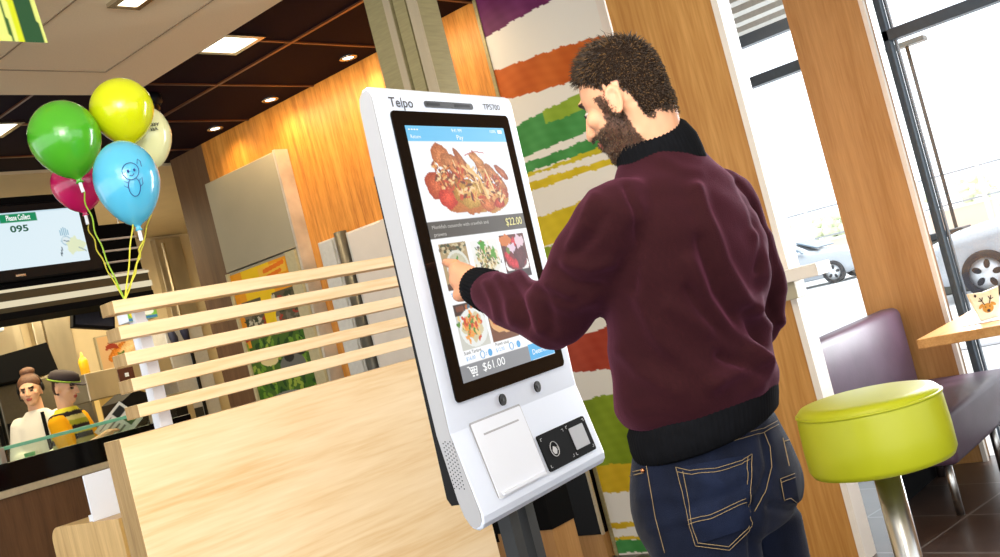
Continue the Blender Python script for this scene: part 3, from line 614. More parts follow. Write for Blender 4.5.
# ================================================================== KITCHEN AND SERVING COUNTER (left)
M['cap_dark'] = mat('cap_dark', L(38, 22, 26), .8)
t = thing('serving_counter', 'dark serving counter with a brown wooden front and pale top strip, at the left', 'counter', (2.8, 6.8, 0))
bx('front_panel', .8, 4.3, 6.62, 6.7, 0, 1.03, M['brown_wood'], t)
bx('pale_strip', .8, 4.3, 6.59, 6.7, 1.03, 1.075, mat('pale_strip', L(206, 192, 160), .4), t, .004)
bx('black_fascia', .8, 4.3, 6.605, 6.7, 1.075, 1.235, M['glassblack'], t, .004)
bx('worktop', .8, 4.3, 6.7, 7.05, 1.0, 1.04, M['warm_steel'], t)
t = thing('counter_guard', 'glass guard with a green edge standing along the serving counter', 'glass guard', (2.8, 6.62, 1.235))
gg = bx('pane', .9, 4.2, 6.615, 6.627, 1.235, 1.315, M['glass_green'], t)
bx('green_edge', .9, 4.2, 6.608, 6.634, 1.312, 1.334, M['green_edge'], t, .002)
for x in (2.95, 4.0): bx('clamp', x, x+.03, 6.60, 6.64, 1.235, 1.33, M['steel'], t)
# overhead fascia with two light lines
t = thing('counter_canopy', 'dark canopy over the counter with two long pale light strips', 'canopy', (2.6, 6.15, 2.05))
bx('canopy_body', .8, 3.86, 6.02, 6.35, 2.07, 2.2, mat('canopy_dark', L(70, 64, 44), .4, metal=.3), t)
ls = emis('warm_strip', L(236, 224, 190), .9)
bx('light_strip', .8, 3.86, 6.005, 6.02, 2.188, 2.203, ls, t); bx('light_strip', .8, 3.86, 6.0, 6.02, 2.10, 2.135, ls, t); bx('lower_lip', .8, 3.86, 6.01, 6.35, 2.03, 2.07, M['black_matt'], t)
# television
t = thing('television', 'wide black television over the counter showing a green banner and 095', 'television', (2.9, 6.05, 2.2))
bx('case', 2.35, 3.56, 6.0, 6.08, 2.245, 2.70, M['black'], t, .01); bx('wall_bracket', 2.5, 3.62, 6.08, 6.14, 2.21, 2.76, M['black_matt'], t); bx('ceiling_pole', 2.9, 2.96, 6.09, 6.13, 2.76, 3.0, M['black_matt'], t)
TZ, TX = 2.648, 3.478
p = Pic(160, 60, .95, .335, (222, 240, 248)); xo = 3.478-.95
def tvx(px): return PL(px, 240, 1, 5.998)[0]-xo
p.rect(.0, .0, .95, .006, (200, 224, 236)); p.rect(.0, .012, .47, .06, (110, 160, 190)); p.rect(.46, .008, .68, .062, (20, 140, 92))
for q in range(5): p.ln([(.80+.012*q, .12+.008*abs(q-2)), (.80+.012*q, .165)], .0045, (120, 176, 200))
p.el(.826, .20, .032, .03, (176, 206, 220)); p.el(.826, .20, .025, .022, (222, 236, 240)); p.ln([(.815, .2), (.84, .205)], .003, (60, 100, 120)); p.el(.88, .235, .06, .045, (222, 232, 196), rag=.3); p.ln([(.79, .24), (.775, .29)], .004, (40, 70, 90)); p.ln([(.9, .25), (.94, .275)], .004, (160, 180, 180))
p.mesh('screen', (xo, 5.996, TZ), (1, 0, 0), (0, 0, -1), M['screen'], t)
text('banner_text', 'Please Collect', (3.02, 5.994, TZ-.048), (1, 0, 0), (0, 0, -1), .032, emis('tv_white', (1, 1, 1), 1), t, .02, fit=.145)
text('number_text', '095', (3.03, 5.994, TZ-.118), (1, 0, 0), (0, 0, -1), .038, emis('tv_green', L(20, 90, 70), 1), t, .03, fit=.11)
bx('badge', 3.0, 3.06, 5.996, 6.0, 2.268, 2.28, M['chrome'], t)
# black louvre rack beside the television
t = thing('louvre_rack', 'black rack with pale horizontal bars right of the television, under the blue balloon', 'rack', (3.75, 6.1, 2.2))
bx('back', 3.72, 4.07, 6.40, 6.46, 2.0, 2.60, M['black_matt'], t)
bx('hanger', 3.8, 3.84, 6.42, 6.45, 2.6, 2.98, M['black_matt'], t)
for k in range(6): bx('bar', 3.74, 4.07, 6.375, 6.40, 2.10+k*.078, 2.112+k*.078, M['trim_white'], t)
# kitchen equipment: positions found once along the sight line at depth y, then real boxes
def kb(px0, py0, px1, py1, y): a = PL(px0, py0, 1, y); b = PL(px1, py1, 1, y); return a[0], b[0], b[2], a[2]
def kit(name, label, cat, px0, py0, px1, py1, y, dep, m, bev=.008, parent=None, floor=False):
    x0, x1, z0, z1 = kb(px0, py0, px1, py1, y)
    if floor: z0 = 0
    return x0, x1, z0, z1
def fx(name, label, cat, x0, x1, y0, y1, z0, z1): return thing(name, label, cat, ((x0+x1)/2, (y0+y1)/2, z0))
steel = M['warm_steel']
t = fx('tall_fridge', 'stainless steel fridge behind the two kitchen workers', 'fridge', 3.3, 4.35, 8.4, 9.1, 0, 1.85)
bx('body', 3.2, 4.45, 8.45, 9.08, 0, 1.78, M['darkgrey'], t, .01); bx('door', 3.22, 3.82, 8.40, 8.45, .1, 1.8, mat('fridge_steel', L(120, 112, 92), .4, metal=.5), t, .01); bx('door', 3.84, 4.43, 8.40, 8.45, .1, 1.8, mat('fridge_steel', L(120, 112, 92), .4, metal=.5), t, .01)
for x in (3.78, 3.86): bx('handle', x, x+.02, 8.37, 8.40, 1.0, 1.5, M['black'], t)
bx('notice', 3.5, 3.58, 8.395, 8.4, 1.62, 1.68, M['white_panel'], t)
t = thing('ventilation_hood', 'black sloping cooker hood above the kitchen workers', 'hood', (3.75, 8.3, 1.85))
obj('hood_body', prism(B(), [(3.5, 8.0, 1.80), (4.16, 8.0, 1.80), (4.12, 8.0, 2.04), (3.68, 8.0, 2.0)], (0, 1.0, 0)), M['black_matt'], t)
bx('duct', 3.75, 4.1, 8.45, 8.9, 2.03, 2.98, steel, t)
t = thing('wall_dispenser', 'white paper dispenser hanging on the steel kitchen wall at far left', 'dispenser', (3.72, 8.9, 2.2))
bx('body', 3.7, 3.9, 8.15, 8.3, 2.2, 2.48, M['white_panel'], t, .02); 
t = thing('cup_dispenser', 'row of dark round cup tubes beside the white dispenser', 'cup dispenser', (4.0, 8.2, 2.2))
for k in range(3): obj('cup_tube', lathe(B(), [(0, 0), (.04, 0), (.05, .09), (0, .09)], (4.0, 8.2, 2.24+k*.1), 20), M['pipe'], t, True)
for i, (x0, x1, lab) in enumerate(((4.25, 4.5, 'bright steel wall panel left of the hanging monitor'), (4.6, 4.95, 'wide steel wall panel behind the hanging monitor'), (6.0, 6.3, 'steel wall panel behind the top slats'))):
    t = thing('wall_cladding', lab, 'panel', ((x0+x1)/2, 9.1, 0), 'steel wall panels'); bx('sheet', x0, x1, 9.12, 9.2, 0, 2.95, steel, t, .01); bx('seam', x0+.08, x0+.1, 9.105, 9.12, 0, 2.9, M['chrome'], t)
# hanging order monitor, tilted
c = D(93, 318, 7.2); t = thing('order_monitor', 'black tilted order monitor hanging in the kitchen left of the slats', 'monitor', c)
Mx = Matrix.Translation(Vector(c)) @ Matrix.Rotation(.22, 4, 'Y')
bx('case', -.15, .15, -.02, .03, -.075, .075, M['black'], t, .006, M=Mx); bx('screen', -.135, .135, -.024, -.02, -.055, .062, mat('dull_screen', L(70, 72, 84), .2), t, M=Mx); bx('arm', c[0]-.01, c[0]+.01, c[1]+.03, c[1]+.06, c[2], 2.98, M['black'], t)
# sandwich photograph on the wall
c = PL(96, 338, 1, 9.16); p = Pic(60, 40, .5, .34, (196, 160, 118)); p.el(.2, .17, .14, .06, (196, 120, 40), rot=-.5, rag=.1, vary=50); p.el(.32, .14, .14, .06, (226, 190, 140), rot=-.5, rag=.1, vary=40); p.el(.13, .1, .06, .03, (140, 50, 30), rag=.4); p.el(.2, .2, .06, .02, (90, 110, 40), rot=-.5, rag=.5)
t = thing('sandwich_poster', 'poster with a photo of two filled sandwiches on the kitchen wall', 'poster', c); p.mesh('print', (c[0], 9.16, c[2]), (1, 0, 0), (0, 0, -1), M['paper'], t)
bx('backing', c[0]-.01, c[0]+.51, 9.165, 9.2, c[2]-.35, c[2]+.01, M['beige'], t)
# shelf, sauce bottle, heated cabinet
a = PL(85, 378, 1, 7.6); b = PL(150, 362, 1, 7.6)
t = thing('steel_shelf', 'stainless steel box shelf in the kitchen behind the slat ends', 'shelf', (a[0]+.3, 7.7, a[2])); bx('box_front', a[0], a[0]+.75, 7.6, 7.88, a[2]-.18, a[2]+.03, steel, t, .006); bx('control', a[0]+.27, a[0]+.4, 7.59, 7.6, a[2]-.09, a[2]+.01, mat('control_brown', L(80, 36, 24), .5), t); bx('switch', a[0]+.32, a[0]+.35, 7.585, 7.59, a[2]-.06, a[2]-.03, M['white_panel'], t)
c = PL(86, 374, 1, 7.7); t = thing('sauce_bottle', 'yellow squeeze bottle on the steel kitchen shelf', 'bottle', c)
obj('bottle_body', lathe(B(), [(0, 0), (.035, 0), (.036, .1), (.02, .13), (0, .13)], (c[0], 7.7, c[2]), 20), mat('mustard', L(236, 184, 20), .4), t, True); obj('nozzle', lathe(B(), [(.015, .13), (.005, .17), (0, .17)], (c[0], 7.7, c[2]), 14), mat('nozzle_yellow', L(240, 200, 60), .4), t, True)
a = PL(92, 398, 1, 7.9); t = thing('heated_cabinet', 'glowing heated food cabinet in the kitchen below the steel shelf', 'cabinet', (a[0]+.4, 8.0, 0))
bx('cabinet_base', a[0], a[0]+.58, 7.9, 8.35, 0, a[2]-.33, steel, t, .01); bx('glowing_back', a[0]+.02, a[0]+.56, 8.31, 8.35, a[2]-.33, a[2]+.1, emis('heat_glow', L(250, 200, 110), .9), t); bx('top', a[0], a[0]+.58, 7.9, 8.35, a[2]+.1, a[2]+.13, steel, t)
for x in (0, .28, .56): bx('divider', a[0]+x, a[0]+x+.02, 7.92, 8.31, a[2]-.33, a[2]+.1, steel, t)
obj('food_pile', remesh((lambda b_: [ell(b_, (a[0]+.12+.09*i, 8.0+.05*(i % 3), a[2]-.31+.03*(i % 2)), (1, 0, 0), (0, 1, 0), (0, 0, 1), .06, .05, .04, 12, 8) for i in range(5)] and b_)(B()), .015, 2), mat('fried_gold', L(232, 170, 70), .6, noise=(40, .3)), t, True)
a = PL(70, 430, 1, 7.3); t = thing('till', 'black cash till on the counter in front of the worker in the cap', 'till', (a[0]+.45, 7.2, 1.04))
obj('till_body', prism(B(), [(a[0]+.30, 7.05, 1.04), (a[0]+.62, 7.05, 1.04), (a[0]+.62, 7.05, 1.40), (a[0]+.42, 7.05, 1.50), (a[0]+.30, 7.05, 1.44)], (0, .3, 0)), M['black'], t)
# counter-top equipment seen between the slats
a = PL(158, 375, 1, 8.2); t = thing('button_panel_machine', 'white machine with a grid of grey buttons seen between the slats', 'machine', (a[0]+.2, 8.4, 0))
bx('body', a[0]-.02, a[0]+.46, 8.2, 8.6, 0, a[2]+.16, M['white_panel'], t, .01); f = B()
for i in range(5):
    for j in range(3): bx('button', a[0]+.02+i*.07, a[0]+.07+i*.07, 8.185, 8.2, a[2]-.0+j*.05, a[2]+.03+j*.05, mat('button_grey', L(150, 146, 140), .5) if 'button_grey' not in bpy.data.materials else bpy.data.materials['button_grey'], t)
f.free()
a = PL(205, 400, 1, 7.7); t = thing('drinks_machine', 'tall pale grey drinks machine behind the slats left of the shaded wall end', 'drinks machine', (a[0]-.1, 7.9, 0))
bx('body', a[0]-.22, a[0]+.14, 7.7, 8.17, 0, 2.0, mat('machine_grey', L(196, 196, 196), .35, metal=.3), t, .01); bx('side_trim', a[0]-.03, a[0]-.01, 7.68, 7.7, 0, 2.0, M['black'], t); bx('nozzle_bay', a[0]-.2, a[0]-.05, 7.68, 7.7, .9, 1.25, M['darkgrey'], t)
a = PL(170, 410, 1, 7.5); t = thing('steel_cabinet', 'low steel cabinet with a dark opening behind the lowest slats', 'cabinet', (a[0]+.1, 7.6, 0))
bx('body', a[0]-.3, a[0]+.22, 7.5, 7.9, 0, a[2]+.12, steel, t, .01); bx('opening', a[0]-.05, a[0]+.15, 7.49, 7.5, a[2]-.25, a[2]+.02, M['black'], t)
for i, (px, py, s_) in enumerate(((172, 336, 'left'), (183, 330, 'right'))):
    c = PL(px, py, 1, 7.62); tag(obj('ladle', tube(B(), [Vector((c[0]-.01, 7.64, PL(165, 322, 1, 7.64)[2]+.02)), Vector(c)+Vector((0, 0, .02)), Vector(c)+Vector((.01, 0, -.02)), Vector(c)+Vector((.02, 0, -.12))], [.008, .03, .035, .02], 14), mat('navy_handle', L(30, 34, 60), .5), None, True), 'dark navy ladle hanging behind the second gap of slats, %s of the pair' % s_, 'utensil', 'hanging navy ladles')
t = thing('utensil_rail', 'thin steel rail carrying the navy ladles in the kitchen', 'rail', PL(160, 320, 1, 7.64)); c = PL(165, 322, 1, 7.64); obj('bar', tube(B(), [(c[0]-.25, 7.64, c[2]+.02), (c[0]+.5, 7.64, c[2]+.02)], .008), M['steel'], t)
for x in (-.2, .45): obj('hanger', tube(B(), [(c[0]+x, 7.64, c[2]+.02), (c[0]+x, 7.64, 2.97)], .006), M['steel'], t)
# coloured snack pack behind the first slat gap
c = PL(129, 322, 1, 2.9); t = thing('snack_box', 'small colourful snack box behind the top slats under the balloon strings', 'box', (c[0]+.05, 2.92, c[2]))
p = Pic(40, 24, .10, .06, (120, 180, 60)); p.el(.05, .03, .035, .016, (220, 80, 40), rag=.2); p.el(.05, .02, .03, .008, (240, 200, 80)); p.el(.07, .04, .02, .008, (240, 240, 220)); p.rect(0, .05, .1, .06, (60, 120, 170)); p.el(.015, .03, .01, .02, (230, 210, 40))
p.mesh('box_front', (c[0], 2.899, c[2]+.06), (1, 0, 0), (0, 0, -1), M['paper'], t); bx('box_body', c[0], c[0]+.10, 2.90, 2.96, c[2], c[2]+.06, M['white_panel'], t, .002)
bx('stand_post', c[0]+.03, c[0]+.07, 2.91, 2.95, 0, c[2], M['white_panel'], t)

# wooden bench back and white card, bottom left
q0 = PL(119, 522, 1, 3.0); x0_ = q0[0]; rb_ = ray(50, 530); yb_ = x0_*rb_[1]/rb_[0]; zt = q0[2]+.01
t = thing('wooden_seat', 'rounded light wooden seat block behind the partition at bottom left', 'seat', (x0_+.2, 3.2, 0))
pts = [(x0_, 3.0, .05), (x0_, 3.0, zt)]+[(x0_, yb_-.05+.05*math.sin(q), zt-.05+.05*math.cos(q)) for q in np.linspace(0, math.pi/2, 8)]+[(x0_, yb_, .05)]
obj('shell', prism(B(), pts, (.42, 0, 0)), M['seat_wood'], t); bx('base', x0_+.03, x0_+.4, 3.03, yb_-.03, 0, .05, M['black'], t)
c = PL(92, 517, 1, 3.16); c2 = PL(86, 475, 1, 3.16); c3 = PL(124, 508, 1, 3.16)
t = thing('white_card', 'blank white display card standing on the rounded wooden seat block', 'card', (c[0]+.06, 3.16, zt))
bx('card_front', max(c[0], x0_+.003), c3[0]+.02, 3.155, 3.162, zt, c2[2], M['white_panel'], t, .001); bx('card_back', max(c[0], x0_+.003)+.01, c3[0]+.01, 3.162, 3.20, zt, zt+.02, M['white_panel'], t)

# ================================================================== BALLOONS
def bal_mat(name, c):
    m = mat(name, c, .18, noise=(3, .05), coat=.4); q = m.node_tree.nodes['Principled BSDF']; q.inputs['Subsurface Weight'].default_value = .25; q.inputs['Subsurface Radius'].default_value = (.05, .05, .05); q.inputs['Subsurface Scale'].default_value = .5; return m
anchor = Vector((1.555, 2.56, 1.63))
def balloon(px, py, t_, wpx, hpx, col, label, lean=(0, 0, 1), rib=None):
    c = Vector(D(px, py, t_)); R_ = wpx/2/FPX*t_; H_ = hpx/2/FPX*t_; ax = Vector(lean).normalized()
    prof = [(0, H_)]
    for k in range(1, 15):
        a = math.pi*k/15; q = math.cos(a); r = math.sin(a)*R_*(1 if q > 0 else (1-.22*(-q)**1.5)); prof.append((r, H_*q*(1 if q > 0 else 1.12)))
    prof += [(R_*.09, -H_*1.14), (R_*.07, -H_*1.17), (R_*.12, -H_*1.25), (0, -H_*1.25)]
    th_ = thing('balloon', label, 'balloon', c, 'balloons on ribbons')
    sk = obj('skin', lathe(B(), prof, c, 36, ax), bal_mat('balloon_'+label.split()[0], col), th_, True)
    k0 = c-ax*H_*1.24; k1 = k0-ax*.032; obj('valve_stick', tube(B(), [k0, k1], .0055, 10), M['white_panel'], th_)
    mid = (k1+anchor)/2; pts = []
    for i in range(25):
        u = i/24; q = k1.lerp(anchor, u); s_ = .005*math.sin(u*22+px)*(1-u); pts.append(q+Vector(R0)*(s_+.008*math.sin(u*3.14)*(1 if px > 100 else -1)))
    obj('ribbon', tube(B(), pts, .0022, 6), rib or mat('ribbon_yellow', L(220, 216, 70), .4), th_, True)
    return th_, c, R_, H_, ax
gy = mat('ribbon_green', L(150, 190, 60), .4)
balloon(78, 184, 3.55, 52, 52, L(196, 24, 96), 'dark pink balloon behind the green one')
balloon(146, 136, 3.5, 50, 62, L(226, 228, 176), 'pale cream balloon with black scribbled print behind the yellow one')
bg = balloon(65, 138, 3.25, 70, 76, L(74, 168, 36), 'green balloon leftmost of the bunch', lean=(-.06, .06, 1), rib=gy)
bb = balloon(122, 110, 3.35, 62, 64, L(206, 214, 16), 'yellow balloon topmost of the bunch', lean=(0, 0, 1))
bl_ = balloon(127, 181, 3.1, 64, 82, L(84, 182, 220), 'light blue balloon with a small line doodle, lowest of the bunch')
# doodle drawn on the blue balloon: plain curved strokes that follow its skin
def on_skin(info, u, v):
    th_, c, R_, H_, ax = info; fwd = -Vector(ray(127, 181)).normalized(); rt = Vector(R0)*math.cos(.25)+Vector(D0)*-math.sin(.25)*-1; rt = Vector(R0)
    a = u; el_ = v; q = math.sin(el_); r = math.cos(el_)*R_*(1 if q > 0 else (1-.22*(-q)**1.5))
    h = H_*q*(1 if q > 0 else 1.12); f2 = Vector((fwd.x, fwd.y, 0)).normalized()
    return c+ax*h+(f2*math.cos(a)+rt*math.sin(a))*(r+.0012)
f = B()
def stroke(pts, r=.0011): tube(f, [on_skin(bl_, *q) for q in pts], r, 5)
stroke([(.18+.26*math.cos(a), .06+.2*math.sin(a)) for a in np.linspace(0, 6.28, 24)]); stroke([(.2+.2*math.cos(a), -.3+.2*math.sin(a)) for a in np.linspace(2.2, 7.3, 20)])
stroke([(.44, .2), (.5, .32), (.58, .25), (.56, .12)]); stroke([(.02, -.18), (-.12, -.12), (-.1, -.24), (.02, -.3)]); stroke([(.36, -.2), (.5, -.12), (.5, -.26), (.38, -.32)]); stroke([(.12, -.03), (.2, -.06), (.26, -.02)])
for q in ((.1, .06), (.3, .06)): ell(f, on_skin(bl_, *q), (1, 0, 0), (0, 1, 0), (0, 0, 1), .0035, .0035, .0045, 10, 8)
obj('doodle', f, mat('doodle_ink', L(24, 50, 130), .5), bl_[0])
wb = [o for o in bpy.data.objects if o.get('label', '').startswith('pale cream balloon')][0]
f = B(); cw = Vector(D(146, 136, 3.5)); Rw = 25/FPX*3.5; fw_ = -Vector(ray(155, 128)).normalized()
for i in range(7):
    a0 = -.1+.1*(i % 4); z0 = .12-.16*(i//4)
    pts = []
    for k in range(6):
        a = .35+a0+.02*k*(1 if k % 2 else .2); e = z0+.06*math.sin(k*2.1+i)
        f2 = Vector((fw_.x, fw_.y, 0)).normalized(); pts.append(cw+Vector((0, 0, Rw*1.2*math.sin(e)))+(f2*math.cos(a)+Vector(R0)*math.sin(a))*(Rw*math.cos(e)+.0015))
    tube(f, pts, .0011, 5)
obj('scribble', f, mat('scribble_ink', L(30, 30, 34), .6), wb)

# ================================================================== OUTSIDE
def wheel(c, r, wd, ax, parent, n=5):
    ax = Vector(ax).normalized(); c = Vector(c)
    w = obj('wheel', lathe(B(), [(r*.68, -wd/2), (r*.96, -wd/2), (r, -wd*.35), (r, wd*.35), (r*.96, wd/2), (r*.68, wd/2)], c, 32, ax), M['tyre'], parent, True)
    f = B(); lathe(f, [(0, wd*.28), (r*.7, wd*.36), (r*.7, wd*.2), (0, wd*.2)], c, 32, ax); rim = obj('rim', f, M['hub'], w, True)
    s = ax.orthogonal().normalized(); u = ax.cross(s); f = B()
    for k in range(n):
        a = 2*math.pi*k/n+.3; d = s*math.cos(a)+u*math.sin(a); e = s*math.cos(a+.6)+u*math.sin(a+.6); q = c+ax*wd*.34+e*r*.42
        ell(f, q, ax, e.cross(ax), e, .012, r*.13, r*.2, 10, 6)
    obj('rim_openings', f, M['tyre'], rim)
def car(x, y, z, yaw, label):
    t = thing('car', label, 'car', (x, y, z)); 
    Mx = Matrix.Translation((x, y, z)) @ Matrix.Rotation(yaw, 4, 'Z')
    secs = []   # (pos along length, half-width, z bottom, z belt, z top, half-width top)
    prof = [(-2.15, .62, .38, .70, .72), (-2.1, .76, .28, .80, .84), (-1.7, .84, .22, .90, .96), (-1.1, .87, .20, .95, 1.02), (-.7, .88, .2, .98, 1.12), (-.25, .88, .2, 1.0, 1.40), (.3, .88, .2, 1.0, 1.46), (1.0, .88, .2, 1.0, 1.44), (1.5, .87, .2, 1.0, 1.32), (1.9, .84, .24, .98, 1.1), (2.1, .78, .3, .9, .98), (2.15, .62, .4, .8, .82)]
    bm = B(); rings = []
    for X, hw, zb, zm, zt in prof:
        cab = 1 if zt > 1.2 else .9
        sec = [(-hw*.9, zb), (-hw, zb+.15), (-hw, zm-.12), (-hw*.96, zm), (-hw*(.72 if zt > 1.2 else .8), zt-.04), (-hw*.5, zt), (0, zt+.015), (hw*.5, zt), (hw*(.72 if zt > 1.2 else .8), zt-.04), (hw*.96, zm), (hw, zm-.12), (hw, zb+.15), (hw*.9, zb)]
        rings.append([bm.verts.new(Mx @ Vector((X, a, b))) for a, b in sec])
    n = len(rings[0])
    for A_, B_ in zip(rings, rings[1:]):
        for k in range(n): bm.faces.new((A_[k], A_[(k+1) % n], B_[(k+1) % n], B_[k]))
    bm.faces.new(rings[0][::-1]); bm.faces.new(rings[-1]); bmesh.ops.recalc_face_normals(bm, faces=bm.faces[:])
    me = remesh(bm, .035, 4); link('body_shell', me, M['car_silver'], t, True)
    for s in (1, -1):
        for nm, pts in (('front_side_window', [(-.62, 1.04), (.25, 1.05), (.25, 1.37), (-.2, 1.34)]), ('rear_side_window', [(.32, 1.05), (1.35, 1.06), (1.2, 1.32), (.32, 1.37)])):
            obj(nm, prism(B(), [Mx @ Vector((a, s*(.875-.52*(b-1.0)), b)) for a, b in pts], (Mx.to_3x3() @ Vector((0, s*.012, 0)))), M['car_glass'], t)
        f = ell(B(), Mx @ Vector((-2.0, s*.62, .68)), Mx.to_3x3() @ Vector((1, 0, 0)), Mx.to_3x3() @ Vector((0, 1, 0)), (0, 0, 1), .16, .2, .09); obj('headlight', f, mat('headlight', L(180, 190, 200), .1) if 'headlight' not in bpy.data.materials else bpy.data.materials['headlight'], t, True)
        obj('mirror', ell(B(), Mx @ Vector((-.5, s*.98, 1.05)), Mx.to_3x3() @ Vector((1, 0, 0)), Mx.to_3x3() @ Vector((0, 1, 0)), (0, 0, 1), .08, .11, .07), M['car_silver'], t, True)
        for X in (-1.35, 1.32): wheel(Mx @ Vector((X, s*.80, .33)), .33, .24, Mx.to_3x3() @ Vector((0, s, 0)), t)
    obj('windscreen', prism(B(), [Mx @ Vector(q) for q in ((-.95, -.66, 1.10), (-.95, .66, 1.10), (-.32, .58, 1.38), (-.32, -.58, 1.38))], Mx.to_3x3() @ Vector((-.03, 0, .03))), M['car_glass'], t)
    bx('bumper_grille', -2.17, -2.12, -.5, .5, .3, .5, M['tyre'], t, M=Mx)
    return t
c1 = PL(986, 297, 2, -.05); car(c1[0]+.9, c1[1]-1.35, -.05, -math.pi/2+.15, 'silver hatchback parked outside at the right edge, its front wheel showing')
c2 = PL(836, 283, 2, -.05); car(c2[0]+.9, c2[1]+1.35, -.05, math.pi/2, 'distant silver car outside between the two oak columns')
t = thing('parking_lamp', 'tall thin parking lot lamp post outside the right window', 'lamp post', PL(952, 205, 0, 24)*np.array([1, 1, 0]))
lp = PL(950, 203, 0, 24.); tp = PL(906, 44, 0, 24.); lx, ly = tp[0], tp[1]
obj('mast', tube(B(), [(lx, ly, -.05), (lx, ly, tp[2])], .04, 10), M['darkgrey'], t, True); bx('lamp_head', lx-.15, lx+.15, ly-.42, ly+.42, tp[2]-.06, tp[2]+.05, M['pipe'], t, .02)
t = thing('parking_fence', 'pale post and rail fence along the far side of the car park', 'fence', (40, 15, -.05))
for k in range(14): bx('post', 44, 44.15, 2+k*2.4, 2.15+k*2.4, -.05, 2.6, M['kerb'], t)
for z in (1.3, 2.5): bx('rail', 44.02, 44.1, 2, 34, z, z+.07, M['side_grey'], t)
t = thing('low_brick_wall', 'low pale brown wall beyond the car park behind the distant car', 'wall', (47, 22, -.05)); bx('wall_body', 47, 47.4, 12, 30, -.05, 1.1, mat('pale_brick', L(232, 206, 186), .9), t); bx('coping', 46.95, 47.45, 12, 30, 1.1, 1.2, M['kerb'], t)
t = thing('ticket_machine', 'grey box standing in the car park left of the silver hatchback', 'machine', (19.2, 6.5, -.05))
c = PL(948, 243, 0, 17.5); bx('cabinet', 17.3, 17.7, c[1]-.3, c[1]+.3, -.05, c[2]+.1, M['pipe'], t, .02); bx('lid', 17.25, 17.75, c[1]-.34, c[1]+.34, c[2]+.1, c[2]+.2, M['darkgrey'], t, .02); t.location = (17.5, c[1], -.05)
for o in t.children: o.matrix_parent_inverse = Matrix.Translation(t.location).inverted()
bl2 = []
for k in range(7):
    c = (53+RNG.uniform(-2, 2), 14+k*3.6, 0); f = B()
    for j in range(60):
        a, b = RNG.uniform(0, 6.28), RNG.uniform(0, 1); ell(f, (c[0]+1.1*b*math.cos(a), c[1]+1.1*b*math.sin(a), 1.2+RNG.uniform(-.8, 1.2)), (1, 0, 0), (0, 1, 0), (0, 0, 1), .3, .3, .22, 6, 4)
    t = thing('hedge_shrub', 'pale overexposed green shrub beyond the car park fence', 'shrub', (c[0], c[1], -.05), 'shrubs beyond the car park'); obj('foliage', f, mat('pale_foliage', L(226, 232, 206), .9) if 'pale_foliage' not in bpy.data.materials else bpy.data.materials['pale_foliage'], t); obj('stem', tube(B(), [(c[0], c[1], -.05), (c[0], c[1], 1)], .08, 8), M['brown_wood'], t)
t = thing('car_park_kerb', 'pale kerb strips crossing the car park outside', 'kerb', (9, 5, -.05))
bx('kerb', 7.7, 8.1, -5, 30, -.05, .07, M['kerb'], t)
bx('lane_line', 10.5, 10.65, -5, 30, -.05, -.04, mat('grey_line', L(150, 150, 154), .8), t)
# entrance canopy outside above the windows
t = thing('entrance_canopy', 'outdoor canopy of white beams above the window', 'canopy', (7.4, 3.4, 3.2))
bx('fascia', 9.0, 9.1, 1.9, 9, 3.16, 3.30, M['frame_dark'], t)
for k in range(9): bx('beam', 8.75-k*.36, 8.9-k*.36, 1.9, 9, 3.24, 3.36, M['frame_white'], t)
bx('deck', 5.9, 9.05, 1.9, 9, 3.40, 3.46, M['darkgrey'], t)
for y in (4.5, 8.5): bx('column', 8.9, 9.05, y, y+.15, -.05, 3.2, M['frame_dark'], t)

# ================================================================== CUSTOMER (seen from behind, left arm reaching to the screen)
V3 = lambda a: np.asarray(a, float)
def nrm(a): a = V3(a); return a/np.linalg.norm(a)
UPZ = V3((0, 0, 1))
Fb = nrm(R0*-.80+E0*.60); Rb = nrm(np.cross(Fb, UPZ))            # body forward / body right
Fh0 = nrm(R0*-.79+E0*.61); Rh = nrm(np.cross(Fh0, UPZ)); pit = math.radians(17)
Fh = Fh0*math.cos(pit)-UPZ*math.sin(pit); Uh = np.cross(Rh, Fh)     # head axes, bowed towards the screen
HC = D(622, 86, 1.87)
def H(f_, r_, u_): return HC+Fh*f_+Rh*r_+Uh*u_
skin_m = attr_mat('skin', .5, spec=.35, bump=(220, .12)); skin_m.node_tree.nodes['Principled BSDF'].inputs['Subsurface Weight'].default_value = .08
cust = thing('person', 'man in a maroon jacket with black collar and dark jeans, touching the kiosk screen', 'person', (D(700, 440, 1.88)*np.array([1, 1, 0])))
hipc = D(709, 460, 1.885)
Lsh, Rsh = D(612, 222, 1.74), D(728, 206, 2.0)
Lel, Lwr = D(556, 318, 1.86), D(476, 286, 2.10)
Rel = D(760, 308, 2.06); Rwr = Rel+Fb*.13-Rb*.03+UPZ*-.16
neckb = D(661, 166, 1.885)
def foot(c): return np.array([c[0], c[1], 0])
Lhip, Rhip = hipc-Rb*.09, hipc+Rb*.09
Lkn = np.array([*(Lhip+Fb*.03)[:2], .50]); Rkn = np.array([*(Rhip+Fb*.06)[:2], .50]); Lan = np.array([*(Lhip-Fb*.01)[:2], .09]); Ran = np.array([*(Rhip+Fb*.02)[:2], .09])

